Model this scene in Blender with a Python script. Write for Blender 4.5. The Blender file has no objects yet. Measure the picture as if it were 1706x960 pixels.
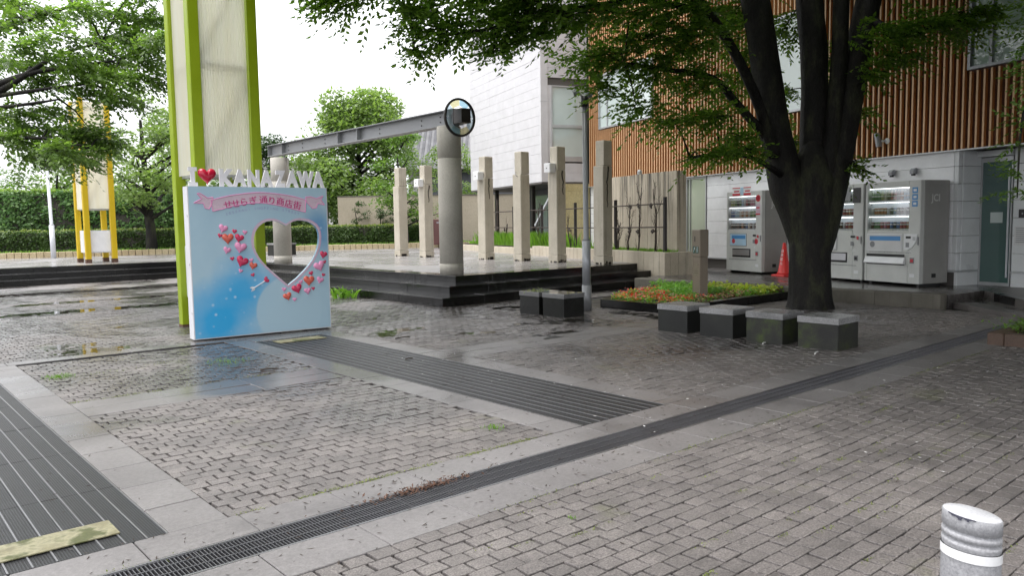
import bpy, math, random
import numpy as np
from mathutils import Vector, Matrix
from mathutils.geometry import tessellate_polygon
from math import sin, cos, pi, radians, sqrt, atan2
random.seed(7)
rng = np.random.default_rng(11)
S = bpy.context.scene
COL = S.collection

# ------------------------------------------------------------------ camera
CAM_R = [[0.755599, -0.654843, -0.015855], [0.066178, 0.052235, 0.99644], [0.651683, 0.753958, -0.082805]]
cd = bpy.data.cameras.new("camera")
cd.sensor_width = 36.0
cd.lens = 36.0 * 1307.17 / 1706.0
cd.clip_start = 0.05
cd.clip_end = 2000
cam = bpy.data.objects.new("camera", cd)
COL.objects.link(cam)
_r, _u, _f = [Vector(v) for v in CAM_R]
m3 = Matrix((_r, _u, -_f)).transposed()
cam.matrix_world = Matrix.Translation((0, 0, 1.4)) @ m3.to_4x4()
S.camera = cam
EYE = Vector((0, 0, 1.4))

# ------------------------------------------------------------------ sky, sun, exposure
SUN_EL, SUN_AZ = radians(72), radians(165)      # azimuth: direction the light comes from, counter-clockwise from +X
W = bpy.data.worlds.new("World")
S.world = W
W.use_nodes = True
wn, wl = W.node_tree.nodes, W.node_tree.links
wn.clear()
sky = wn.new("ShaderNodeTexSky")
sky.sky_type = 'NISHITA'
sky.sun_disc = False
sky.sun_elevation = SUN_EL
sky.sun_rotation = (pi / 2 - SUN_AZ) % (2 * pi)
sky.air_density = 1.0
sky.dust_density = 7.0
sky.ozone_density = 1.0
hs = wn.new("ShaderNodeHueSaturation")
hs.inputs["Saturation"].default_value = 0.12       # an overcast sky: almost no blue left
wl.new(sky.outputs[0], hs.inputs["Color"])
mx = wn.new("ShaderNodeMixRGB")
mx.inputs[0].default_value = 0.55                  # even cloud deck over the clear-sky gradient
mx.inputs[2].default_value = (9.0, 9.1, 9.5, 1)
wl.new(hs.outputs[0], mx.inputs[1])
bg = wn.new("ShaderNodeBackground")
bg.inputs["Strength"].default_value = 0.12
wl.new(mx.outputs[0], bg.inputs["Color"])
wo = wn.new("ShaderNodeOutputWorld")
wl.new(bg.outputs[0], wo.inputs["Surface"])

sd = bpy.data.lights.new("sun", 'SUN')
sd.energy = 0.9
sd.angle = radians(25)
sd.color = (1.0, 0.97, 0.93)
sun = bpy.data.objects.new("sun", sd)
COL.objects.link(sun)
sdir = Vector((cos(SUN_EL) * cos(SUN_AZ), cos(SUN_EL) * sin(SUN_AZ), sin(SUN_EL)))
sun.rotation_euler = sdir.to_track_quat('Z', 'Y').to_euler()
sun.location = sdir * 60
S.view_settings.view_transform = 'Standard'
S.view_settings.look = 'None'
S.view_settings.gamma = 1.0
S.view_settings.exposure = 1.32
try:
    S.cycles.max_bounces = 8
    S.cycles.transparent_max_bounces = 12
    S.cycles.use_denoising = True
    S.cycles.sample_clamp_indirect = 6.0
except Exception:
    pass

# ------------------------------------------------------------------ materials
M = {}


def nodes_of(name):
    m = bpy.data.materials.new(name)
    m.use_nodes = True
    nt = m.node_tree
    p = nt.nodes["Principled BSDF"]
    return m, nt, p


def link(nt, a, b):
    nt.links.new(a, b)


def noise(nt, vec, scale, detail=5, rough=.55, dist=0.0):
    n = nt.nodes.new("ShaderNodeTexNoise")
    n.inputs["Scale"].default_value = scale
    n.inputs["Detail"].default_value = detail
    n.inputs["Roughness"].default_value = rough
    n.inputs["Distortion"].default_value = dist
    if vec is not None:
        link(nt, vec, n.inputs["Vector"])
    return n.outputs["Fac"]


def ramp(nt, fac, stops):
    r = nt.nodes.new("ShaderNodeValToRGB")
    el = r.color_ramp.elements
    while len(el) < len(stops):
        el.new(0.5)
    for e, (p, c) in zip(el, stops):
        e.position = p
        e.color = (*c, 1) if len(c) == 3 else c
    link(nt, fac, r.inputs[0])
    return r.outputs[0]


def mrange(nt, fac, a, b, c, d):
    n = nt.nodes.new("ShaderNodeMapRange")
    for k, v in zip((1, 2, 3, 4), (a, b, c, d)):
        n.inputs[k].default_value = v
    link(nt, fac, n.inputs[0])
    return n.outputs[0]


def mixc(nt, fac, a, b, mode='MIX'):
    n = nt.nodes.new("ShaderNodeMixRGB")
    n.blend_type = mode
    for k, v in ((0, fac), (1, a), (2, b)):
        if isinstance(v, (int, float)):
            n.inputs[k].default_value = v
        elif isinstance(v, tuple):
            n.inputs[k].default_value = (*v, 1)
        else:
            link(nt, v, n.inputs[k])
    return n.outputs[0]


def math1(nt, op, a, b=None):
    n = nt.nodes.new("ShaderNodeMath")
    n.operation = op
    for k, v in ((0, a), (1, b)):
        if v is None:
            continue
        if isinstance(v, (int, float)):
            n.inputs[k].default_value = v
        else:
            link(nt, v, n.inputs[k])
    return n.outputs[0]


def coords(nt, kind="world", scale=(1, 1, 1)):
    if kind == "world":
        g = nt.nodes.new("ShaderNodeNewGeometry")
        v = g.outputs["Position"]
    else:
        t = nt.nodes.new("ShaderNodeTexCoord")
        v = t.outputs["Object"]
    if scale != (1, 1, 1):
        mp = nt.nodes.new("ShaderNodeMapping")
        mp.inputs["Scale"].default_value = scale
        link(nt, v, mp.inputs[0])
        v = mp.outputs[0]
    return v


def island(nt):
    g = nt.nodes.new("ShaderNodeNewGeometry")
    return g.outputs["Random Per Island"]


def bump(nt, p, h, strength, dist=0.01):
    b = nt.nodes.new("ShaderNodeBump")
    b.inputs["Strength"].default_value = strength
    b.inputs["Distance"].default_value = dist
    link(nt, h, b.inputs["Height"])
    link(nt, b.outputs[0], p.inputs["Normal"])


def surf(name, stops, scale=4, rough=(.5, .7), fine=60, fine_amt=.25, bmp=.2, bdist=.004, metal=0.0,
         kind="world", stretch=(1, 1, 1), isl=0.0, spec=.5, coat=0.0):
    """colour ramp over noise, a finer grain multiplied in, roughness noise and bump"""
    m, nt, p = nodes_of(name)
    v = coords(nt, kind, stretch)
    n1 = noise(nt, v, scale, 6)
    c = ramp(nt, n1, stops)
    n2 = noise(nt, v, fine, 4, .65)
    if fine_amt:
        g = mrange(nt, n2, .3, .7, 1 - fine_amt, 1 + fine_amt)
        c = mixc(nt, 1.0, c, g, 'MULTIPLY')
    if isl:
        c = mixc(nt, 1.0, c, mrange(nt, island(nt), 0, 1, 1 - isl, 1 + isl), 'MULTIPLY')
    link(nt, c, p.inputs["Base Color"])
    link(nt, mrange(nt, n1, .3, .7, rough[0], rough[1]), p.inputs["Roughness"])
    p.inputs["Metallic"].default_value = metal
    p.inputs["Specular IOR Level"].default_value = spec
    if coat:
        p.inputs["Coat Weight"].default_value = coat
        p.inputs["Coat Roughness"].default_value = .1
    if bmp:
        bump(nt, p, n2, bmp, bdist)
    M[name] = m
    return m


def plain(name, col, rough=.5, metal=0.0, spec=.5, emit=0.0):
    return surf(name, [(.3, tuple(c * .92 for c in col)), (.7, tuple(min(1, c * 1.06) for c in col))], 3,
                (max(0, rough - .06), rough + .06), 80, .05, .03, .002, metal, "world", spec=spec)


def wetness(nt, v):
    """1 where a film of rain lies in hollows of the paving"""
    w = noise(nt, v, .45, 4, .6, .6)
    sx = nt.nodes.new("ShaderNodeSeparateXYZ"); link(nt, v, sx.inputs[0])
    soak = mrange(nt, sx.outputs["Y"], 2.2, 8.0, -.15, .07)      # the plaza drains towards the far side
    return mrange(nt, math1(nt, 'ADD', w, soak), .44, .58, 0, 1)


def wet_stone(name, stops, grain=(.75, 1.3), scale=2.2, rough=(.20, .52), isl=.14, moss=0.0, bmp=.35, bd=.0018, spec=.5, fine_h=.6):
    m, nt, p = nodes_of(name)
    p.inputs["Specular IOR Level"].default_value = spec
    v = coords(nt)
    c = ramp(nt, noise(nt, v, scale, 5), stops)
    sp = noise(nt, v, 125, 3, .8)
    mid = noise(nt, v, 38, 4, .7)
    c = mixc(nt, 1.0, c, mrange(nt, sp, .40, .60, grain[0], grain[1]), 'MULTIPLY')
    c = mixc(nt, 1.0, c, mrange(nt, mid, .3, .7, .82, 1.18), 'MULTIPLY')
    if isl:
        c = mixc(nt, 1.0, c, mrange(nt, island(nt), 0, 1, 1 - isl, 1 + isl), 'MULTIPLY')
        oi = nt.nodes.new("ShaderNodeObjectInfo")
        c = mixc(nt, 1.0, c, mrange(nt, oi.outputs["Random"], 0, 1, 1 - isl, 1 + isl), 'MULTIPLY')
        st = mrange(nt, noise(nt, v, .9, 6, .7), .55, .75, 1.0, .62)      # old stains
        c = mixc(nt, 1.0, c, st, 'MULTIPLY')
    wet = wetness(nt, v)
    c = mixc(nt, 1.0, c, mrange(nt, wet, 0, 1, 1.10, .62), 'MULTIPLY')
    if moss:
        mm = mrange(nt, noise(nt, v, 1.3, 6, .7), .60, .72, 0, moss)
        c = mixc(nt, mm, c, (.10, .11, .03))
    link(nt, c, p.inputs["Base Color"])
    rr = mrange(nt, wet, 0, 1, rough[1], rough[0])
    rr = math1(nt, 'ADD', rr, mrange(nt, sp, .3, .7, -.06, .06))
    link(nt, rr, p.inputs["Roughness"])
    hh = math1(nt, 'ADD', math1(nt, 'MULTIPLY', sp, fine_h), mid)
    bump(nt, p, hh, bmp, bd)
    M[name] = m
    return m


wet_stone("paver", [(.3, (.075, .067, .064)), (.5, (.100, .089, .085)), (.72, (.128, .115, .108))], grain=(.55, 1.6), rough=(.15, .58), moss=.45, bmp=.75, bd=.006, spec=.9, fine_h=.14)
wet_stone("slab", [(.3, (.112, .105, .105)), (.7, (.155, .146, .145))], (.85, 1.15), 1.6, (.22, .44), 0.05, 0.12, .15, .0008)
wet_stone("mortar", [(.3, (.012, .011, .010)), (.7, (.028, .026, .021))], (.8, 1.2), 2, (.35, .6), 0, .7)
wet_stone("asphalt", [(.3, (.05, .05, .05)), (.7, (.075, .073, .072))], (.7, 1.35), 1.2, (.22, .5), 0, .05)
wet_stone("black_granite", [(.3, (.006, .0058, .006)), (.7, (.013, .0125, .0125))], (.7, 1.4), 2, (.16, .34), .1, 0, .1, .0006)
wet_stone("tread_granite", [(.3, (.02, .02, .02)), (.7, (.035, .034, .034))], (.7, 1.4), 2, (.10, .24), .1, 0, .06, .0006, .9)
wet_stone("terrace_stone", [(.3, (.075, .068, .065)), (.7, (.12, .11, .105))], (.8, 1.25), 1.1, (.14, .42), .08, .2)
wet_stone("deck_stone", [(.3, (.16, .15, .15)), (.7, (.22, .21, .21))], (.8, 1.2), .9, (.10, .34), .06, .06)
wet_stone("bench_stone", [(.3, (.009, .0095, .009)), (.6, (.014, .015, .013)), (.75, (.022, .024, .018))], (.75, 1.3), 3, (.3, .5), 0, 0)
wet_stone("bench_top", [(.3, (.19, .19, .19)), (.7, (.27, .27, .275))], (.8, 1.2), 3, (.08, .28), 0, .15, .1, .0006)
# mossy lower sides of the bench blocks
m, nt, p = nodes_of("bench_moss"); v = coords(nt)
c = ramp(nt, noise(nt, v, 4, 6, .65), [(.35, (.012, .012, .0115)), (.52, (.022, .024, .016)), (.66, (.04, .058, .012))])
c = mixc(nt, 1.0, c, mrange(nt, noise(nt, v, 90, 4), .3, .7, .75, 1.25), 'MULTIPLY')
link(nt, c, p.inputs["Base Color"]); p.inputs["Roughness"].default_value = .6
bump(nt, p, noise(nt, v, 70), .3, .003); M["bench_moss"] = m


def concrete(name, stops, streak=.55, rough=(.55, .8), top=None):
    """board-marked concrete with dark rain streaks running down from the top"""
    m, nt, p = nodes_of(name)
    v = coords(nt)
    c = ramp(nt, noise(nt, v, 1.7, 6, .6), stops)
    st = noise(nt, coords(nt, "world", (13, 13, .5)), 1.0, 5, .6)
    st = mrange(nt, st, .47 if top else .55, .60 if top else .67, 0, streak)
    if not top:
        st = math1(nt, 'MULTIPLY', st, mrange(nt, noise(nt, v, 1.1, 5, .7), .42, .62, .12, 1.0))
    if top:                                            # rain streaks start at the coping and fade out on the way down
        sz = nt.nodes.new("ShaderNodeSeparateXYZ"); link(nt, v, sz.inputs[0])
        run = math1(nt, 'ADD', sz.outputs["Z"], mrange(nt, noise(nt, coords(nt, "world", (9, 9, .01)), 1, 3), .35, .65, -.7, .7))
        st = math1(nt, 'MULTIPLY', st, mrange(nt, run, top - 1.3, top, .10, 1.5))
    c = mixc(nt, st, c, (.045, .038, .030))
    f = noise(nt, v, 45, 5, .7)
    c = mixc(nt, 1.0, c, mrange(nt, f, .3, .7, .85, 1.15), 'MULTIPLY')
    c = mixc(nt, 1.0, c, mrange(nt, island(nt), 0, 1, .92, 1.07), 'MULTIPLY')
    link(nt, c, p.inputs["Base Color"])
    link(nt, mrange(nt, f, .3, .7, *rough), p.inputs["Roughness"])
    bump(nt, p, f, .25, .004)
    M[name] = m


concrete("concrete", [(.3, (.44, .385, .30)), (.7, (.56, .50, .40))], .45)
concrete("wall_concrete", [(.3, (.46, .40, .31)), (.7, (.58, .515, .41))], .62, (.55, .8), 2.5)
concrete("pillar_concrete", [(.3, (.40, .36, .29)), (.7, (.52, .475, .395))], .35)
concrete("column_concrete", [(.3, (.34, .32, .28)), (.7, (.45, .425, .38))], .15)
concrete("kerb_concrete", [(.3, (.085, .078, .062)), (.7, (.16, .148, .122))], .7)
plain("stain", (.03, .024, .018), .6)
# painted / metal / plastic
plain("white_cladding", (.80, .81, .83), .38)
plain("block_cladding", (.56, .55, .565), .4)
plain("grey_cladding", (.66, .68, .69), .32)
plain("plinth", (.10, .092, .085), .6)
plain("trim_metal", (.45, .46, .47), .35, .3)
plain("white_paint", (.78, .78, .79), .4)
plain("steel_grey", (.235, .24, .25), .42, .15)
plain("pole_grey", (.30, .31, .33), .4, .3)
plain("pole_white", (.62, .64, .68), .4)
plain("dark_steel", (.035, .03, .028), .42, .3)
plain("black", (.012, .012, .013), .4)
plain("galvanised", (.42, .42, .44), .38, .8)
plain("grate_metal", (.07, .07, .075), .42, .55)
plain("drain_bar", (.13, .13, .14), .42, .7)
plain("grate_light", (.25, .25, .26), .35, .8)
plain("lime_paint", (.25, .34, .004), .42)
plain("yellow_paint", (.56, .39, .008), .42)
surf("panel_print_edge", [(.3, (.56, .56, .58)), (.7, (.62, .62, .65))], 3, (.4, .5), 60, .05, .03)
plain("letter_white", (.68, .67, .70), .3)
plain("red_gloss", (.42, .010, .035), .12)
plain("pink_print", (.72, .28, .50), .3)
plain("pink_text", (.50, .035, .19), .4)
plain("pale_pink", (.56, .43, .51), .3)
plain("lilac_text", (.30, .33, .52), .4)
plain("heart_pink", (.68, .27, .45), .22)
plain("heart_red", (.50, .03, .09), .2)
plain("heart_orange", (.58, .11, .075), .2)
plain("cone_red", (.62, .025, .022), .4)
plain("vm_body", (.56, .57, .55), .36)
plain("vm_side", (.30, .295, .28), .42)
plain("vm_inner", (.56, .60, .64), .5)
plain("vm_white", (.72, .73, .74), .32)
plain("vm_logo", (.62, .62, .60), .4)
plain("blue_print", (.07, .26, .55), .35)
plain("pale_blue_print", (.42, .60, .75), .35)
plain("red_print", (.55, .04, .06), .35)
plain("sign_wood", (.19, .155, .115), .5)
plain("green_plate", (.012, .07, .05), .4)
plain("paper", (.62, .62, .62), .6)
plain("litter_white", (.7, .7, .68), .5)
plain("soil", (.035, .026, .02), .9)
surf("litter_brown", [(.3, (.055, .028, .018)), (.7, (.13, .062, .036))], 30, (.6, .8), 90, .3, .5, .01)
surf("bollard_stone", [(.3, (.27, .27, .285)), (.7, (.36, .36, .375))], 12, (.5, .7), 160, .28, .3, .002)
surf("bollard_top", [(.3, (.42, .42, .44)), (.7, (.52, .52, .54))], 14, (.35, .5), 160, .2, .3, .002)
surf("cover_plate", [(.40, (.15, .135, .07)), (.5, (.22, .205, .125)), (.58, (.06, .066, .016))], 6, (.4, .6), 60, .25, .3, .004)
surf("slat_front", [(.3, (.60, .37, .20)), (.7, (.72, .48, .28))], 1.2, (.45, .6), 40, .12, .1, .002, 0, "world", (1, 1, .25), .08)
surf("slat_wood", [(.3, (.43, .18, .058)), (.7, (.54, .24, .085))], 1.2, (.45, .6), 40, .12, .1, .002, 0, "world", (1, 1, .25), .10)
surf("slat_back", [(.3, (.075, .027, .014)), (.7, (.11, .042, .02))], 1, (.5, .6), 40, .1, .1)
surf("bark", [(.34, (.006, .0052, .005)), (.52, (.015, .0135, .0118)), (.64, (.034, .036, .021))], 5, (.5, .75), 42, .45, .9, .02, 0, "world", (1, 1, .35), 0, .22)
surf("bark_pale", [(.3, (.03, .027, .022)), (.7, (.075, .068, .055))], 6, (.6, .8), 42, .4, .8, .02, 0, "world", (1, 1, .4))
surf("twig", [(.3, (.025, .017, .013)), (.7, (.05, .036, .026))], 8, (.6, .8), 60, .3, .3)
surf("beige_wall", [(.3, (.40, .345, .26)), (.7, (.50, .44, .34))], .8, (.7, .8), 20, .12, .1)
surf("yellow_tile", [(.3, (.40, .33, .16)), (.7, (.52, .45, .25))], 1.6, (.4, .6), 30, .2, .1, .004, 0, "world", (1, 1, .4), .12)
surf("roof_tile", [(.3, (.06, .06, .065)), (.7, (.12, .12, .13))], 2, (.35, .5), 30, .2, .2)
surf("house_wall", [(.3, (.38, .37, .36)), (.7, (.48, .47, .45))], .8, (.7, .8), 20, .1, .1)
surf("house_dark", [(.3, (.07, .075, .085)), (.7, (.11, .115, .13))], 2, (.5, .6), 30, .1, .1)
surf("utility_red", [(.3, (.09, .035, .032)), (.7, (.13, .05, .045))], 2, (.5, .6), 40, .15, .1)
surf("kerb_brick", [(.3, (.36, .28, .16)), (.7, (.50, .42, .27))], 1.2, (.6, .75), 30, .25, .2, .004, 0, "world", (1, 1, 1), .18)
surf("planter_brown", [(.3, (.055, .032, .022)), (.7, (.10, .062, .042))], 3, (.45, .6), 50, .25, .3)
surf("cloud_white", [(.3, (.6, .6, .62)), (.7, (.7, .7, .7))], 1)


def glass(name, tint, rough=.05, dark=.0):
    m, nt, p = nodes_of(name)
    v = coords(nt)
    c = ramp(nt, noise(nt, v, .8, 3), [(.3, tuple(t * .85 for t in tint)), (.7, tint)])
    link(nt, c, p.inputs["Base Color"])
    p.inputs["Roughness"].default_value = rough
    p.inputs["Specular IOR Level"].default_value = .8
    p.inputs["Coat Weight"].default_value = .5
    p.inputs["Coat Roughness"].default_value = .02
    M[name] = m


glass("window_pale", (.55, .63, .61))
glass("window_green", (.30, .38, .34))
glass("door_glass", (.06, .125, .115))
glass("strip_glass", (.50, .55, .44))
glass("house_glass", (.10, .12, .14))


def frosted(name, tint):
    m, nt, p = nodes_of(name)
    out = nt.nodes["Material Output"]
    link(nt, ramp(nt, noise(nt, coords(nt), 4, 3), [(.3, tuple(t * .9 for t in tint)), (.7, tint)]), p.inputs["Base Color"])
    p.inputs["Roughness"].default_value = .1
    t = nt.nodes.new("ShaderNodeBsdfTransparent"); t.inputs["Color"].default_value = (*tint, 1)
    mx_ = nt.nodes.new("ShaderNodeMixShader"); mx_.inputs[0].default_value = .7
    link(nt, p.outputs[0], mx_.inputs[1]); link(nt, t.outputs[0], mx_.inputs[2]); link(nt, mx_.outputs[0], out.inputs["Surface"]); M[name] = m


frosted("ring_glass", (.86, .93, .97)); frosted("ring_glass_blue", (.72, .88, .95)); frosted("ring_glass_cream", (.95, .92, .72))
# clear glass over the drink displays
m, nt, p = nodes_of("display_glass")
out = nt.nodes["Material Output"]
tr = nt.nodes.new("ShaderNodeBsdfTransparent"); gl = nt.nodes.new("ShaderNodeBsdfGlossy"); gl.inputs["Roughness"].default_value = .03
fr = nt.nodes.new("ShaderNodeFresnel"); fr.inputs["IOR"].default_value = 1.5
mxs = nt.nodes.new("ShaderNodeMixShader")
link(nt, math1(nt, 'ADD', fr.outputs[0], .14), mxs.inputs[0]); link(nt, tr.outputs[0], mxs.inputs[1]); link(nt, gl.outputs[0], mxs.inputs[2])
link(nt, mxs.outputs[0], out.inputs["Surface"]); M["display_glass"] = m
# rain water standing on the paving
m, nt, p = nodes_of("water")
out = nt.nodes["Material Output"]
tr = nt.nodes.new("ShaderNodeBsdfTransparent"); tr.inputs["Color"].default_value = (.80, .78, .74, 1)
gl = nt.nodes.new("ShaderNodeBsdfGlossy"); gl.inputs["Roughness"].default_value = .02
fr = nt.nodes.new("ShaderNodeFresnel"); fr.inputs["IOR"].default_value = 1.33
bn = nt.nodes.new("ShaderNodeBump"); bn.inputs["Strength"].default_value = .06; bn.inputs["Distance"].default_value = .01
link(nt, noise(nt, coords(nt), 9, 3), bn.inputs["Height"])
link(nt, bn.outputs[0], gl.inputs["Normal"]); link(nt, bn.outputs[0], fr.inputs["Normal"])
mxs = nt.nodes.new("ShaderNodeMixShader")
link(nt, fr.outputs[0], mxs.inputs[0]); link(nt, tr.outputs[0], mxs.inputs[1]); link(nt, gl.outputs[0], mxs.inputs[2])
link(nt, mxs.outputs[0], out.inputs["Surface"]); M["water"] = m


def leaf(name, lo, hi, trans=.35, patch=1.2, rough=.42):
    """leaf colour varies leaf by leaf and from one side of the crown to the other"""
    m, nt, p = nodes_of(name)
    out = nt.nodes["Material Output"]
    c = ramp(nt, island(nt), [(0, lo), (1, hi)])
    n = noise(nt, coords(nt), patch, 3)
    c = mixc(nt, 1.0, c, mrange(nt, n, .3, .7, .75, 1.25), 'MULTIPLY')
    link(nt, c, p.inputs["Base Color"])
    p.inputs["Roughness"].default_value = rough
    t = nt.nodes.new("ShaderNodeBsdfTranslucent")
    c2 = mixc(nt, 1.0, c, (1.5, 1.7, .7), 'MULTIPLY')
    link(nt, c2, t.inputs["Color"])
    mx_ = nt.nodes.new("ShaderNodeMixShader")
    mx_.inputs[0].default_value = trans
    link(nt, p.outputs[0], mx_.inputs[1]); link(nt, t.outputs[0], mx_.inputs[2])
    link(nt, mx_.outputs[0], out.inputs["Surface"])
    M[name] = m


leaf("leaf_zelkova", (.06, .125, .018), (.17, .26, .05), .6)
leaf("leaf_left", (.07, .125, .03), (.16, .24, .07), .52)
leaf("leaf_young", (.075, .15, .025), (.14, .23, .045), .4)
leaf("leaf_bright", (.13, .20, .065), (.23, .31, .12), .42)
leaf("leaf_dark", (.022, .052, .012), (.05, .10, .022), .25)
leaf("leaf_hedge", (.03, .07, .012), (.08, .14, .028), .25)
leaf("leaf_hedge_top", (.10, .15, .02), (.20, .24, .04), .3)
leaf("leaf_ivy", (.07, .16, .045), (.16, .27, .09), .3)
leaf("leaf_russet", (.10, .045, .03), (.18, .11, .05), .3)
leaf("grass_blade", (.10, .22, .02), (.20, .36, .05), .35)
leaf("moss_blade", (.09, .12, .02), (.17, .20, .04), .2)
leaf("petal_red", (.75, .03, .03), (.85, .16, .12), .3)
leaf("petal_pink", (.78, .32, .30), (.85, .58, .52), .3)
leaf("leaf_bedding", (.12, .28, .04), (.26, .46, .09), .4)
leaf("leaf_bronze", (.10, .035, .02), (.2, .09, .04), .3)
leaf("leaf_lime", (.36, .42, .05), (.52, .56, .11), .4)


def corrugated(name, c1, c2):
    m, nt, p = nodes_of(name)
    out = nt.nodes["Material Output"]
    c = ramp(nt, noise(nt, coords(nt, "world", (6, 6, .3)), 1, 5), [(.3, c1), (.7, c2)])
    link(nt, c, p.inputs["Base Color"]); p.inputs["Roughness"].default_value = .35
    t = nt.nodes.new("ShaderNodeBsdfTranslucent"); link(nt, c, t.inputs["Color"])
    mx_ = nt.nodes.new("ShaderNodeMixShader"); mx_.inputs[0].default_value = .68
    link(nt, p.outputs[0], mx_.inputs[1]); link(nt, t.outputs[0], mx_.inputs[2])
    link(nt, mx_.outputs[0], out.inputs["Surface"]); M[name] = m


corrugated("polycarbonate", (.90, .86, .70), (.95, .93, .83))

# the printed face of the photo board: pale blue with deeper sky-blue clouds, sparkles and one pale bubble
m, nt, p = nodes_of("board_print")
tc = nt.nodes.new("ShaderNodeTexCoord"); v = tc.outputs["Object"]
nz = noise(nt, v, 3.0, 4)


def blob(cx, cz, r0, r1, wob=.25):
    d = nt.nodes.new("ShaderNodeVectorMath"); d.operation = 'DISTANCE'
    link(nt, v, d.inputs[0]); d.inputs[1].default_value = (cx, 0, cz)
    dd = math1(nt, 'ADD', d.outputs["Value"], math1(nt, 'MULTIPLY', math1(nt, 'SUBTRACT', nz, .5), wob))
    return mrange(nt, dd, r0, r1, 1, 0)


base = ramp(nt, nz, [(.3, (.32, .47, .57)), (.7, (.36, .51, .60))])
b1 = blob(.30, .22, .15, .62); b2 = blob(.62, .62, .08, .52); b3 = blob(1.66, 1.42, .04, .26, .15); b4 = blob(1.72, 1.22, .02, .22, .12)
cy = (.008, .33, .66)
c = mixc(nt, math1(nt, 'MULTIPLY', b1, .95), base, cy)
c = mixc(nt, math1(nt, 'MULTIPLY', b2, .85), c, cy)
c = mixc(nt, math1(nt, 'MULTIPLY', b3, .7), c, (.025, .19, .42))
c = mixc(nt, math1(nt, 'MULTIPLY', b4, .6), c, (.025, .19, .42))
c = mixc(nt, math1(nt, 'MULTIPLY', blob(1.22, .30, .43, .455, 0), .92), c, (.355, .505, .60))
vo = nt.nodes.new("ShaderNodeTexVoronoi"); vo.inputs["Scale"].default_value = 9; link(nt, v, vo.inputs["Vector"])
sp = mrange(nt, vo.outputs["Distance"], .06, .22, .55, 0)
sp = math1(nt, 'MULTIPLY', sp, math1(nt, 'MAXIMUM', b1, math1(nt, 'MAXIMUM', b2, b3)))
c = mixc(nt, sp, c, (.62, .70, .78))
link(nt, c, p.inputs["Base Color"]); p.inputs["Roughness"].default_value = .32
M["board_print"] = m

# ------------------------------------------------------------------ mesh helpers


def new_obj(name, me, parent=None, loc=None, rotz=None):
    o = bpy.data.objects.new(name, me)
    COL.objects.link(o)
    if parent is not None:
        o.parent = parent
    if loc is not None:
        o.location = loc
    if rotz is not None:
        o.rotation_euler = (0, 0, rotz)
    return o


def tag(o, label=None, cat=None, group=None, kind=None):
    if label:
        o["label"] = label
    if cat:
        o["category"] = cat
    if group:
        o["group"] = group
    if kind:
        o["kind"] = kind
    return o


def thing(name, label, cat, loc=(0, 0, 0), rotz=0.0, group=None):
    o = bpy.data.objects.new(name, None)
    o.empty_display_size = .2
    COL.objects.link(o)
    o.location = loc
    o.rotation_euler = (0, 0, rotz)
    return tag(o, label, cat, group)


def structure(name, loc=(0, 0, 0), rotz=0.0):
    o = bpy.data.objects.new(name, None)
    COL.objects.link(o)
    o.location = loc
    o.rotation_euler = (0, 0, rotz)
    o["kind"] = "structure"
    return o


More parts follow.
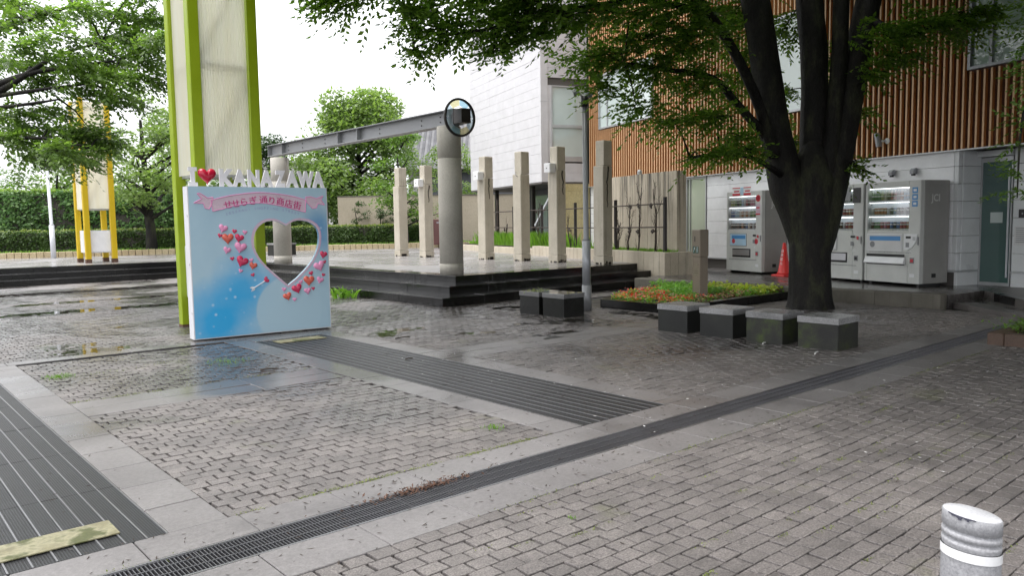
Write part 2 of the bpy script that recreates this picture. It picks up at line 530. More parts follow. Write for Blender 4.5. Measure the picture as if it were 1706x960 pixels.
class MB:
    def __init__(self):
        self.v, self.f = [], []

    def add(self, vs, fs):
        n = len(self.v)
        self.v += [tuple(map(float, q)) for q in vs]
        self.f += [tuple(n + i for i in f) for f in fs]
        return self

    def box(self, x0, x1, y0, y1, z0, z1, c=0.0):
        """box; c chamfers the vertical and top edges"""
        if c <= 0:
            vs = [(x, y, z) for z in (z0, z1) for y in (y0, y1) for x in (x0, x1)]
            return self.add(vs, [(0, 2, 3, 1), (4, 5, 7, 6), (0, 1, 5, 4), (2, 6, 7, 3), (0, 4, 6, 2), (1, 3, 7, 5)])
        c = min(c, (x1 - x0) * .45, (y1 - y0) * .45, (z1 - z0) * .45)
        ring = lambda i, z: [(x0 + c + i, y0 + i, z), (x1 - c - i, y0 + i, z), (x1 - i, y0 + c + i, z), (x1 - i, y1 - c - i, z),
                             (x1 - c - i, y1 - i, z), (x0 + c + i, y1 - i, z), (x0 + i, y1 - c - i, z), (x0 + i, y0 + c + i, z)]
        vs = ring(0, z0) + ring(0, z1 - c) + ring(c * .7, z1)
        fs = [tuple(range(7, -1, -1)), tuple(range(16, 24))]
        for a in (0, 8):
            for i in range(8):
                j = (i + 1) % 8
                fs.append((a + i, a + j, a + 8 + j, a + 8 + i))
        return self.add(vs, fs)

    def beam(self, p, q, w, h, up=(0, 0, 1)):
        p, q = Vector(p), Vector(q)
        d = (q - p).normalized()
        s = d.cross(Vector(up))
        if s.length < 1e-4:
            s = d.cross(Vector((1, 0, 0)))
        s.normalize()
        t = s.cross(d)
        vs = [b + s * (i * w / 2) + t * (j * h / 2) for b in (p, q) for j in (-1, 1) for i in (-1, 1)]
        return self.add(vs, [(0, 2, 3, 1), (4, 5, 7, 6), (0, 1, 5, 4), (2, 6, 7, 3), (0, 4, 6, 2), (1, 3, 7, 5)])

    def tube(self, pts, radii, n=8, cap=True, wob=0.0):
        P = [Vector(q) for q in pts]
        N = len(P)
        if not hasattr(radii, '__len__'):
            radii = [radii] * N
        ref = Vector((1, 0, 0)) if abs((P[-1] - P[0]).normalized().x) < .8 else Vector((0, 1, 0))
        vs = []
        for i in range(N):
            d = (P[min(i + 1, N - 1)] - P[max(i - 1, 0)]).normalized()
            a = (ref - d * ref.dot(d)).normalized()
            b = d.cross(a)
            for k in range(n):
                t = 2 * pi * k / n
                rr = radii[i] * (1 + (random.uniform(-wob, wob) if wob else 0))
                vs.append(P[i] + a * (cos(t) * rr) + b * (sin(t) * rr))
        fs = []
        for i in range(N - 1):
            for k in range(n):
                j = (k + 1) % n
                fs.append((i * n + k, i * n + j, (i + 1) * n + j, (i + 1) * n + k))
        if cap:
            fs.append(tuple(range(n - 1, -1, -1)))
            fs.append(tuple((N - 1) * n + k for k in range(n)))
        return self.add(vs, fs)

    def lathe(self, prof, n=20, c=(0, 0, 0)):
        vs = [(c[0] + r * cos(2 * pi * k / n), c[1] + r * sin(2 * pi * k / n), c[2] + z) for r, z in prof for k in range(n)]
        fs = []
        for i in range(len(prof) - 1):
            for k in range(n):
                j = (k + 1) % n
                fs.append((i * n + k, i * n + j, (i + 1) * n + j, (i + 1) * n + k))
        if prof[0][0] > 1e-5:
            fs.append(tuple(range(n - 1, -1, -1)))
        if prof[-1][0] > 1e-5:
            fs.append(tuple((len(prof) - 1) * n + k for k in range(n)))
        return self.add(vs, fs)

    def prism(self, poly, z0, z1, T=None):
        """poly: counter-clockwise 2-D outline; T maps (x, y, z) if the prism does not stand along z"""
        n = len(poly)
        T = T or (lambda x, y, z: (x, y, z))
        vs = [T(x, y, z0) for x, y in poly] + [T(x, y, z1) for x, y in poly]
        tri = tessellate_polygon([[Vector((x, y, 0)) for x, y in poly]])
        fs = [(i, (i + 1) % n, n + (i + 1) % n, n + i) for i in range(n)]
        for t in tri:
            a, b, c_ = t
            (x0, y0), (x1, y1), (x2, y2) = poly[a], poly[b], poly[c_]
            if (x1 - x0) * (y2 - y0) - (x2 - x0) * (y1 - y0) < 0:
                b, c_ = c_, b
            fs.append((n + a, n + b, n + c_))
            fs.append((a, c_, b))
        return self.add(vs, fs)

    def flat(self, poly, T):
        n = len(poly)
        tri = tessellate_polygon([[Vector((x, y, 0)) for x, y in poly]])
        fs = []
        for a, b, c_ in tri:
            (x0, y0), (x1, y1), (x2, y2) = poly[a], poly[b], poly[c_]
            if (x1 - x0) * (y2 - y0) - (x2 - x0) * (y1 - y0) < 0:
                b, c_ = c_, b
            fs.append((a, b, c_))
        return self.add([T(x, y) for x, y in poly], fs)

    def mesh(self, name, mat, smooth=False):
        me = bpy.data.meshes.new(name)
        me.from_pydata(self.v, [], self.f)
        me.materials.append(M[mat] if isinstance(mat, str) else mat)
        if smooth:
            me.polygons.foreach_set("use_smooth", [True] * len(me.polygons))
        me.update()
        return me

    def build(self, name, mat, parent=None, smooth=False, loc=None, rotz=None):
        return new_obj(name, self.mesh(name, mat, smooth), parent, loc, rotz)


def np_mesh(name, verts, faces, mat):
    """verts n x 3, faces m x k (all alike), fast"""
    me = bpy.data.meshes.new(name)
    n, (mf, k) = len(verts), faces.shape
    me.vertices.add(n)
    me.vertices.foreach_set("co", np.asarray(verts, dtype=np.float32).ravel())
    me.loops.add(mf * k)
    me.loops.foreach_set("vertex_index", faces.astype(np.int32).ravel())
    me.polygons.add(mf)
    me.polygons.foreach_set("loop_start", np.arange(0, mf * k, k, dtype=np.int32))
    try:
        me.polygons.foreach_set("loop_total", np.full(mf, k, dtype=np.int32))
    except Exception:
        pass
    me.materials.append(M[mat])
    me.polygons.foreach_set("use_smooth", [False] * mf)
    me.update(calc_edges=True)
    return me


_DG = None


def text_geo(s, size=1.0, offset=0.0, align='CENTER', shear=0.0):
    """flat outline of a string, as (verts 2-D, faces), origin at its baseline"""
    cu = bpy.data.curves.new("txt", 'FONT')
    cu.body = s
    cu.size = size
    cu.align_x = align
    cu.offset = offset
    cu.shear = shear
    cu.resolution_u = 3
    o = bpy.data.objects.new("txt", cu)
    COL.objects.link(o)
    dg = bpy.context.evaluated_depsgraph_get()
    me = bpy.data.meshes.new_from_object(o.evaluated_get(dg))
    vs = [(q.co.x, q.co.y) for q in me.vertices]
    fs = [tuple(q.vertices) for q in me.polygons]
    bpy.data.objects.remove(o)
    bpy.data.curves.remove(cu)
    bpy.data.meshes.remove(me)
    return vs, fs


def text_part(name, s, size, T, mat, parent, offset=0.0, extrude=0.0, align='CENTER'):
    """T maps (x, y, depth) of the text's plane to the parent's space"""
    vs, fs = text_geo(s, size, offset, align)
    mb = MB()
    mb.add([T(x, y, extrude) for x, y in vs], fs)
    if extrude:
        # side walls from the boundary edges
        cnt = {}
        for f in fs:
            for i in range(len(f)):
                a, b = f[i], f[(i + 1) % len(f)]
                cnt[(a, b)] = 1
        bd = [(a, b) for (a, b) in cnt if (b, a) not in cnt]
        mb.add([T(x, y, 0) for x, y in vs], [])
        n = len(vs)
        mb.f += [(b, a, n + a, n + b) for a, b in bd]
    return mb.build(name, mat, parent)


def heart2d(w, n=22, cx=0, cy=0):
    pts = []
    for k in range(n):
        t = 2 * pi * k / n
        x = 16 * sin(t) ** 3
        y = 13 * cos(t) - 5 * cos(2 * t) - 2 * cos(3 * t) - cos(4 * t)
        pts.append((cx - x * w / 32, cy + (y + 2.5) * w / 32))
    return pts


def puffy(mb, poly, T, depth, c):
    """a cushion over a 2-D outline: rings drawn in towards c and raised"""
    n = len(poly)
    rings = [(1, 0), (.93, .5), (.75, .82), (.45, .96)]
    vs = [T(c[0] + (x - c[0]) * s, c[1] + (y - c[1]) * s, depth * h) for s, h in rings for x, y in poly] + [T(c[0], c[1], depth)]
    fs = []
    for i in range(len(rings) - 1):
        for k in range(n):
            j = (k + 1) % n
            fs.append((i * n + k, i * n + j, (i + 1) * n + j, (i + 1) * n + k))
    L = (len(rings) - 1) * n
    for k in range(n):
        fs.append((L + k, L + (k + 1) % n, len(rings) * n))
    mb.add(vs, fs)


def leaves(centers, size, flat=.35, aspect=.45, droop=.25, size_var=.35, normals=None):
    """one folded diamond per leaf: verts and quad faces"""
    c = np.asarray(centers, dtype=float)
    n = len(c)
    th = rng.uniform(0, 2 * pi, n)
    d = np.stack([np.cos(th), np.sin(th), rng.normal(-droop, flat, n)], 1)
    d /= np.linalg.norm(d, axis=1)[:, None]
    up = np.stack([rng.normal(0, flat, n), rng.normal(0, flat, n), np.ones(n)], 1)
    if normals is not None:
        up = normals + rng.normal(0, .55, (n, 3))
    s = np.cross(d, up)
    s /= np.linalg.norm(s, axis=1)[:, None] + 1e-9
    L = (size * (1 + rng.uniform(-size_var, size_var, n)))[:, None]
    nrm = np.cross(s, d)
    v = np.stack([c, c + d * L * .45 + s * L * aspect * .5 - nrm * L * .06, c + d * L, c + d * L * .45 - s * L * aspect * .5 - nrm * L * .06], 1).reshape(-1, 3)
    f = np.arange(4 * n).reshape(n, 4)
    return v, f


def sprays(origins, dirs, length, leaf_len, per=13, droop=.35):
    """leafy twigs: leaves in two ranks along each twig, lying in a nearly flat spray. Returns leaf verts and faces, twig lines"""
    o = np.asarray(origins, float); d = np.asarray(dirs, float)
    n = len(o)
    d = d / (np.linalg.norm(d, axis=1)[:, None] + 1e-9)
    L = (length * rng.uniform(.65, 1.25, n))
    up = np.stack([rng.normal(0, .25, n), rng.normal(0, .25, n), np.ones(n)], 1)
    side = np.cross(d, up); side /= np.linalg.norm(side, axis=1)[:, None] + 1e-9
    nz = np.cross(side, d)
    V = []
    for k in range(per):
        t = (k + .6) / per
        base = o + d * (L * t)[:, None] - np.array([0, 0, 1.]) * (droop * L * t * t)[:, None]
        sg = 1 if k % 2 else -1
        ld = d * rng.uniform(.45, .8, n)[:, None] + side * sg * rng.uniform(.7, 1.05, n)[:, None] + nz * rng.normal(-.1, .22, n)[:, None] - np.array([0, 0, 1.]) * rng.uniform(.05, .55, n)[:, None]
        if k == per - 1:
            ld = d + rng.normal(0, .2, (n, 3))
        ld /= np.linalg.norm(ld, axis=1)[:, None]
        ls = np.cross(ld, nz + rng.normal(0, .25, (n, 3))); ls /= np.linalg.norm(ls, axis=1)[:, None] + 1e-9
        ln = np.cross(ls, ld)
        ll = (leaf_len * rng.uniform(.7, 1.25, n) * (1 - .3 * abs(t - .55)))[:, None]
        w = ll * .25
        V.append(np.stack([base, base + ld * ll * .42 + ls * w - ln * ll * .05, base + ld * ll, base + ld * ll * .42 - ls * w - ln * ll * .05], 1))
    V = np.stack(V, 1).reshape(-1, 3)
    return V, np.arange(len(V)).reshape(-1, 4)


def clump_sprays(cl, dens, length, leaf_len, center, per=13, droop=.35):
    """sprays spread through flattened ellipsoids (x, y, z, radius, half height), pointing away from the tree's axis"""
    O, Dr = [], []
    for x, y, z, r, h in cl:
        k = max(4, int(dens * (r * r * 6 + r * h * 8)))
        u = rng.normal(0, 1, (k, 3)); u /= np.linalg.norm(u, axis=1)[:, None]
        u *= rng.uniform(.1, 1, k)[:, None] ** .5
        q = np.array([x, y, z]) + u * np.array([r, r, h])
        a = q[:, :2] - np.array(center)[:2]
        a /= np.linalg.norm(a, axis=1)[:, None] + 1e-9
        dd = np.stack([a[:, 0], a[:, 1], np.zeros(k)], 1) * .7 + u * .6 + rng.normal(0, .35, (k, 3)) * np.array([1, 1, .35])
        O.append(q - dd * length * .4); Dr.append(dd)
    return sprays(np.concatenate(O), np.concatenate(Dr), length, leaf_len, per, droop)


def copy_tree(o, parent=None, label=None):
    c = o.copy()
    COL.objects.link(c)
    c.parent = parent
    if label:
        c["label"] = label
    for ch in list(o.children):
        copy_tree(ch, c)
    return c

# ------------------------------------------------------------------ limbs, foliage clumps (x, y, z, radius, half height) in metres
TRUNK = [(11.51, 6.17, -0.08, 0.338), (11.52, 6.18, 0.08, 0.31), (11.55, 6.22, 0.59, 0.301), (11.57, 6.24, 0.96, 0.31), (11.6, 6.25, 1.34, 0.329), (11.62, 6.27, 1.64, 0.357), (11.66, 6.28, 1.99, 0.357), (11.69, 6.29, 2.35, 0.244), (11.71, 6.3, 2.63, 0.047)]
LIMB_A = [(11.55, 6.25, 0.87, 0.244), (11.46, 6.38, 1.44, 0.263), (11.38, 6.5, 1.86, 0.282), (11.32, 6.6, 2.33, 0.24), (11.26, 6.73, 2.94, 0.231), (11.22, 6.86, 3.88, 0.224), (11.18, 7.0, 4.82, 0.215), (11.16, 7.14, 5.94, 0.19), (11.13, 7.35, 7.63, 0.132), (11.06, 7.59, 9.32, 0.066)]
LIMB_B = [(11.68, 6.27, 0.87, 0.246), (11.74, 6.31, 1.72, 0.265), (11.8, 6.33, 2.38, 0.208), (11.87, 6.37, 3.32, 0.2), (11.91, 6.42, 4.07, 0.2), (11.91, 6.5, 4.83, 0.208), (11.93, 6.61, 5.96, 0.175), (12.08, 6.67, 7.66, 0.125), (12.32, 6.68, 9.74, 0.059)]
LIMB_C = [(11.65, 6.09, 1.43, 0.149), (11.75, 6.07, 2.08, 0.14), (11.88, 6.05, 2.91, 0.13), (12.01, 6.04, 3.84, 0.121), (12.1, 6.07, 4.77, 0.121), (12.23, 6.1, 6.07, 0.103), (12.47, 6.15, 8.48, 0.056)]
LIMB_D = [(11.61, 6.19, 0.87, 0.244), (11.77, 6.13, 1.52, 0.282), (11.92, 6.06, 2.08, 0.248), (12.06, 6.01, 2.69, 0.231), (12.19, 5.96, 3.29, 0.215), (12.33, 5.91, 3.95, 0.198), (12.52, 5.84, 4.79, 0.19), (12.75, 5.76, 5.91, 0.165), (13.23, 5.55, 7.77, 0.116), (13.76, 5.26, 9.26, 0.058)]
LIMB_E = [(11.06, 6.57, 2.36, 0.102), (10.68, 6.57, 3.01, 0.081), (10.26, 6.59, 3.55, 0.075), (9.89, 6.71, 4.07, 0.069), (9.49, 6.83, 4.49, 0.059), (8.92, 6.97, 4.91, 0.041), (7.87, 7.23, 5.0, 0.031)]
LIMB_F = [(11.04, 6.61, 2.59, 0.083), (10.56, 6.66, 2.88, 0.068), (10.11, 6.68, 3.15, 0.057), (9.73, 6.77, 3.43, 0.047), (8.97, 6.9, 3.47, 0.033), (8.24, 7.14, 3.52, 0.024)]
LIMB_G = [(11.11, 6.49, 2.08, 0.055), (10.42, 6.58, 2.32, 0.036), (9.83, 6.7, 2.35, 0.026), (9.24, 6.8, 2.28, 0.017)]
LIMB_H = [(9.57, 6.74, 4.32, 0.051), (8.48, 6.92, 4.34, 0.04), (7.45, 6.85, 4.1, 0.037), (6.56, 6.8, 3.83, 0.028), (5.75, 6.81, 3.57, 0.02), (5.16, 7.03, 3.43, 0.013), (4.85, 7.15, 3.28, 0.01)]
LIMB_I = [(12.45, 5.87, 4.51, 0.094), (12.44, 5.31, 4.17, 0.064), (12.75, 4.91, 4.23, 0.045), (13.08, 4.38, 4.39, 0.027)]
LIMB_J = [(9.01, 6.64, 4.69, 0.049), (6.96, 6.79, 4.48, 0.036), (5.5, 7.23, 4.24, 0.027), (4.71, 7.49, 3.99, 0.02), (4.31, 7.82, 3.84, 0.013)]
LIMB_K = [(12.05, 6.0, 2.55, 0.047), (11.96, 5.78, 2.25, 0.028), (12.06, 5.54, 2.07, 0.014)]
CLUMPS = [(7.82, 7.41, 3.6, 0.36, 0.21), (8.2, 7.22, 3.65, 0.45, 0.26), (8.71, 7.02, 3.44, 0.45, 0.26), (9.32, 6.76, 3.38, 0.46, 0.24), (7.83, 7.21, 3.14, 0.28, 0.16), (8.26, 6.96, 2.95, 0.36, 0.16), (8.86, 6.82, 2.78, 0.41, 0.17), (9.47, 6.56, 2.83, 0.38, 0.19), (9.88, 6.44, 2.6, 0.3, 0.15), (8.75, 7.04, 3.93, 0.5, 0.25), (9.35, 6.79, 3.97, 0.55, 0.29), (11.22, 7.33, 4.33, 0.43, 0.43), (8.05, 6.87, 4.11, 0.51, 0.2), (8.86, 6.72, 4.28, 0.53, 0.2), (11.36, 7.53, 4.77, 0.49, 0.29), (9.19, 6.61, 2.27, 0.25, 0.08), (9.53, 6.45, 2.33, 0.32, 0.13), (10.18, 6.43, 2.4, 0.31, 0.16), (11.41, 7.0, 2.74, 0.27, 0.21), (12.33, 6.99, 2.7, 0.26, 0.3), (12.5, 7.21, 3.59, 0.18, 0.21), (12.57, 7.27, 4.71, 0.31, 0.41), (13.13, 6.85, 4.11, 0.26, 0.52), (11.94, 5.67, 2.15, 0.23, 0.08), (11.97, 5.93, 2.28, 0.17, 0.11), (11.81, 5.41, 3.54, 0.27, 0.18), (12.01, 5.3, 4.07, 0.44, 0.31), (12.42, 4.96, 4.23, 0.44, 0.27), (12.99, 4.75, 4.37, 0.36, 0.23), (12.89, 4.55, 4.18, 0.27, 0.18), (12.47, 5.85, 3.03, 0.19, 0.13), (12.12, 5.16, 3.75, 0.36, 0.11), (13.0, 4.35, 4.41, 0.31, 0.14), (11.42, 7.23, 3.77, 0.29, 0.29), (11.2, 7.53, 3.5, 0.29, 0.24)]
NEAR_CLUMPS = [(4.99, 7.22, 3.72, 0.29, 0.1), (4.85, 7.19, 3.57, 0.19, 0.13), (5.07, 7.12, 3.46, 0.26, 0.16), (5.38, 6.99, 3.55, 0.3, 0.2), (4.85, 7.15, 3.25, 0.16, 0.06), (5.81, 6.89, 3.59, 0.34, 0.22), (5.69, 6.83, 3.3, 0.15, 0.07), (6.21, 6.83, 3.74, 0.38, 0.21), (6.03, 6.82, 3.44, 0.18, 0.12), (6.74, 6.77, 3.81, 0.32, 0.18), (6.33, 6.7, 3.56, 0.17, 0.1), (7.21, 6.78, 3.96, 0.33, 0.21), (4.3, 7.82, 3.82, 0.29, 0.12), (4.16, 7.95, 3.92, 0.23, 0.09), (4.54, 7.62, 3.84, 0.16, 0.07), (5.16, 7.23, 4.01, 0.53, 0.12), (6.08, 6.98, 4.05, 0.69, 0.17), (5.11, 7.07, 3.33, 0.16, 0.1)]
LEFT_CLUMPS = [(2.33, 14.38, 4.67, 0.39, 0.14), (2.93, 14.91, 4.97, 0.41, 0.15), (3.27, 14.04, 4.88, 0.4, 0.14), (3.87, 14.3, 4.94, 0.42, 0.15), (4.3, 14.0, 4.89, 0.42, 0.15), (2.36, 13.73, 4.15, 0.37, 0.13), (2.81, 13.18, 4.24, 0.37, 0.13), (3.85, 15.05, 4.63, 0.44, 0.16), (3.93, 13.03, 4.23, 0.39, 0.14), (2.92, 13.8, 4.06, 0.39, 0.14), (3.86, 15.54, 4.36, 0.45, 0.16), (3.98, 13.67, 4.12, 0.41, 0.15), (2.94, 15.76, 3.93, 0.44, 0.16), (3.27, 14.28, 3.94, 0.41, 0.15), (3.43, 14.66, 3.72, 0.42, 0.15), (3.4, 13.07, 3.68, 0.38, 0.14), (2.49, 15.41, 3.34, 0.42, 0.15), (3.0, 15.76, 3.47, 0.44, 0.16), (2.34, 15.13, 2.91, 0.41, 0.15), (2.99, 15.31, 3.12, 0.43, 0.15), (3.24, 14.84, 2.89, 0.42, 0.15), (2.66, 13.3, 2.59, 0.37, 0.13), (3.47, 14.96, 3.11, 0.43, 0.15), (3.77, 14.19, 3.54, 0.42, 0.15), (3.9, 13.14, 3.74, 0.39, 0.14), (3.9, 12.29, 4.23, 0.37, 0.13), (2.59, 16.08, 3.17, 0.44, 0.16), (3.07, 14.3, 2.57, 0.41, 0.15), (2.87, 15.29, 2.63, 0.43, 0.15), (3.69, 15.15, 2.97, 0.44, 0.16), (2.58, 15.81, 5.24, 0.43, 0.15), (3.5, 15.75, 5.64, 0.44, 0.16), (3.88, 13.62, 5.17, 0.4, 0.14), (2.86, 15.74, 4.22, 0.43, 0.15), (3.84, 13.75, 4.49, 0.41, 0.14), (2.54, 16.49, 4.4, 0.44, 0.16)]
LEFT_BRANCHES = [[(0.2, 16.86, 1.98, 0.16), (1.08, 16.2, 2.84, 0.13), (1.78, 15.66, 3.36, 0.09), (2.4, 15.17, 3.79, 0.05), (2.95, 14.74, 4.22, 0.03), (3.55, 14.24, 4.45, 0.015)], [(1.08, 16.2, 2.84, 0.1), (1.94, 15.54, 3.6, 0.07), (2.56, 15.05, 3.93, 0.045), (3.08, 14.6, 4.05, 0.03), (3.76, 14.03, 4.15, 0.012)], [(0.2, 16.86, 1.98, 0.12), (1.32, 16.03, 3.22, 0.08), (2.07, 15.52, 4.48, 0.06), (2.61, 15.09, 4.81, 0.035), (3.22, 14.59, 5.04, 0.02)], [(0.67, 16.49, 2.26, 0.1), (1.78, 15.66, 3.41, 0.05), (2.69, 14.9, 3.68, 0.03), (3.36, 14.33, 3.77, 0.012)], [(0.2, 16.86, 1.98, 0.12), (1.14, 16.13, 2.69, 0.06), (2.04, 15.37, 2.87, 0.04), (2.71, 14.8, 2.9, 0.025), (3.29, 14.28, 2.74, 0.01)], [(1.78, 15.66, 3.36, 0.05), (2.45, 15.08, 3.44, 0.03), (2.97, 14.64, 3.53, 0.015)]]
LEFT_BASE = (-0.44, 17.05, 0.0)
BOLLARD = (1.91, 0.64, 0.73)
RIGHT_SPRAYS = [(7.56, 2.25, 2.88, 0.07, 0.2), (7.54, 2.23, 2.53, 0.06, 0.15), (7.49, 2.23, 2.18, 0.06, 0.12), (7.46, 2.24, 2.01, 0.05, 0.05), (7.41, 2.26, 1.76, 0.09, 0.04), (7.46, 2.19, 1.59, 0.05, 0.06), (7.36, 2.28, 1.59, 0.07, 0.02), (7.58, 2.25, 3.07, 0.07, 0.15)]
RIGHT_TWIG = [(7.83, 2.09, 3.56, 0.03), (7.65, 2.17, 2.87, 0.02), (7.57, 2.19, 2.43, 0.014), (7.5, 2.21, 2.03, 0.01), (7.45, 2.2, 1.54, 0.005)]

# ================================================================== SETTING
def in_frame(p, margin=.15):
    d = Vector(p) - EYE
    z = d.dot(_f)
    if z < .6:
        return False
    x, y = d.dot(_r) / z * cd.lens / 18.0, d.dot(_u) / z * cd.lens / 18.0
    return abs(x) < 1 + margin and abs(y) < .5625 + margin


# ground sheet to the horizon, below everything; trenches stay open above it
g = MB()
g.add([(-500, -500, -.07), (500, -500, -.07), (500, 500, -.07), (-500, 500, -.07)], [(0, 1, 2, 3)])
g.build("ground", "asphalt")["kind"] = "structure"

paving = structure("brick_paving")
BL, BW, GAPX, GAP = .123, .09, .0125, .006
REG = [(-.2, 12.2, -1.2, 2.88), (1.365, 3.55, 3.70, 6.46), (1.365, 3.55, 7.06, 9.40), (4.99, 12.55, 3.70, 6.46),
       (4.99, 9.42, 7.06, 9.40), (4.99, 13.4, 9.40, 10.72), (4.99, 9.42, 6.46, 6.46), (-9, 4.99, 9.75, 20.5), (4.99, 7.72, 10.72, 20.5), (9.42, 12.55, 6.46, 7.10)]
mo = MB()
for x0, x1, y0, y1 in [(-12, 12.9, -6, 2.88), (1.365, 3.55, 3.70, 6.46), (1.365, 3.55, 7.06, 9.40), (4.99, 12.9, 3.70, 6.46), (4.99, 13.6, 7.06, 9.40), (4.99, 13.8, 9.40, 10.8), (-30, 4.99, 9.75, 23), (4.99, 7.8, 10.8, 23), (9.42, 12.9, 6.46, 7.06)]:
    mo.add([(x0, y0, -.016), (x1, y0, -.016), (x1, y1, -.016), (x0, y1, -.010)], [(0, 1, 2, 3)])
far = MB()
far.add([(-40, 20.5, -.002), (7.8, 20.5, -.002), (7.8, 24, -.002), (-40, 24, -.002)], [(0, 1, 2, 3)])
far.build("far_paving", "paver", paving)
mo.build("mortar_bed", "mortar", paving)


def brick_verts(jit):
    w, l = BW - GAP, BL - GAPX
    c = []
    for z, ins in ((-.03, 0), (-.003, 0), (0, .0013)):
        for sx, sy in ((-1, -1), (1, -1), (1, 1), (-1, 1)):
            c.append((sx * (l / 2 - ins), sy * (w / 2 - ins), z))
    c = np.array(c)
    off = rng.normal(0, .0018, (4, 2)) * jit * np.array([1.5, 1.0])
    for k in range(3):
        c[k * 4:k * 4 + 4, :2] += off
    return c


BF = np.array([(0, 1, 5, 4), (1, 2, 6, 5), (2, 3, 7, 6), (3, 0, 4, 7), (4, 5, 9, 8), (5, 6, 10, 9), (6, 7, 11, 10), (7, 4, 8, 11), (8, 9, 10, 11)])
pos = []
for x0, x1, y0, y1 in REG:
    nr = int(round((y1 - y0) / BW))
    for j in range(nr):
        y = y0 + (j + .5) * (y1 - y0) / nr
        x = x0 + (BL * .5 if j % 2 else 0) + random.uniform(-.012, .012)
        if j % 2:
            pos.append((x0 + BL * .25 - .002, y, .5))
        while x + BL * .5 < x1:
            xl = x + BL
            if xl <= x1 + .02:
                pos.append((x + BL / 2, y, 1.0))
            else:
                pos.append(((x + x1) / 2, y, max(.3, (x1 - x) / BL)))
            x = xl
sel = []
for x, y, k in pos:
    d = sqrt(x * x + y * y)
    if d < 21.5 and in_frame((x, y, 0), .30):
        if 9.4 < x < 12.7 and 7.1 < y < 9.9:
            continue
        sel.append((x, y, k, d))
sel.sort(key=lambda q: q[3])
single, i_s = [], 0
VAR = []
for i in range(10):
    me = np_mesh("brick", brick_verts(1.0), BF, "paver")
    VAR.append(me)
rest = []
for x, y, k, d in sel:
    h = rng.normal(-.0005, .0016)
    if i_s < 300 and k == 1.0 and in_frame((x, y, 0), 0.0):
        o = bpy.data.objects.new("brick", VAR[i_s % 10])
        COL.objects.link(o)
        o.parent = paving
        o.location = (x, y, h)
        o.rotation_euler = (rng.normal(0, .009), rng.normal(0, .009), rng.normal(0, .012))
        i_s += 1
    else:
        rest.append((x, y, h, k))
R = np.array(rest)
n = len(R)
bv = np.stack([brick_verts(1.0) for _ in range(16)])
V = bv[rng.integers(0, 16, n)].copy()
V[:, :, 0] *= np.clip(R[:, 3], .2, 1)[:, None]
tx, ty = rng.normal(0, .017, n), rng.normal(0, .015, n)
V[:, :, 2] += tx[:, None] * V[:, :, 1] + ty[:, None] * V[:, :, 0]
V[:, :, :2] += 0
near_ = (np.hypot(R[:, 0], R[:, 1]) < 7)[:, None]
V[:, :, 2] -= np.where(near_, .45 * (tx[:, None] * V[:, :, 1] + ty[:, None] * V[:, :, 0]), 0)
V += R[:, None, :3]
Fb = (BF[None] + (np.arange(n) * 12)[:, None, None]).reshape(-1, 4)
o = new_obj("bricks_beyond", np_mesh("bricks_beyond", V.reshape(-1, 3), Fb, "paver"), paving)
o["kind"] = "stuff"

# cut stone slabs beside the drain, the gratings and across the fields
slabs = structure("slab_paving")


def slab_row(x0, x1, y0, y1, L, along, off=0.0):
    a0, a1 = (x0, x1) if along == 'x' else (y0, y1)
    a = a0 - off
    while a < a1 - .02:
        b = min(a + L, a1)
        s, e = max(a, a0) + .0025, b - .0025
        if e - s > .03:
            mb = MB()
            if along == 'x':
                cx, cy, hx, hy = (s + e) / 2, (y0 + y1) / 2, (e - s) / 2, (y1 - y0) / 2 - .002
            else:
                cx, cy, hx, hy = (x0 + x1) / 2, (s + e) / 2, (x1 - x0) / 2 - .002, (e - s) / 2
            mb.box(-hx, hx, -hy, hy, -.06, 0, .004)
            o = mb.build("slab", "slab", slabs, loc=(cx, cy, rng.normal(.001, .0008)))
            o.rotation_euler = (rng.normal(0, .002), rng.normal(0, .002), 0)
        a = b


slab_row(-.9, 13.0, 3.43, 3.70, .478, 'x', .08)
slab_row(-.9, 13.0, 2.88, 3.18, .478, 'x', .20)
slab_row(1.085, 1.365, 3.70, 9.52, .43, 'y', .05)
slab_row(.1, 1.085, 9.22, 9.52, .30, 'x')
slab_row(3.55, 3.82, 3.70, 9.52, .46, 'y', .2)
slab_row(4.72, 4.99, 3.70, 9.52, .46, 'y', .35)
slab_row(3.82, 4.72, 9.22, 9.52, .45, 'x')
for ya, yb in ((6.46, 6.76), (6.76, 7.06)):
    slab_row(1.365, 3.55, ya, yb, .78, 'x', .18)
    slab_row(4.99, 9.40, ya, yb, .60, 'x', .1)
slab_row(-8, .1, 9.42, 9.75, .6, 'x')
slab_row(.1, 4.99, 9.53, 9.75, .6, 'x')

# ------------------------------------------------------------------ linear drain
drain = thing("drain_grate", "long narrow steel drain grating between two rows of stone slabs", "drain grate", (0, 0, 0))
ch = MB()
ch.box(-.9, 13, 3.18, 3.43, -.068, -.045)
ch.build("channel", "soil", drain)
fr = MB()
for y in (3.186, 3.424):
    fr.box(-.9, 13, y - .005, y + .005, -.045, .001)
fr.build("frame", "grate_light", drain)
x = -.9
while x < 12.9:
    L = .995
    mb = MB()
    for y in (3.197, 3.266, 3.344, 3.413):
        mb.box(x, x + L, y - .003, y + .003, -.030, -.001)
    pit = .0165 if x < 5.2 else .033
    q = x + .004
    while q < x + L:
        mb.box(q, q + .0045 * pit / .0165, 3.194, 3.416, -.022, -.0025)
        q += pit
    mb.build("grate_panel", "drain_bar", drain)
    x += 1.0
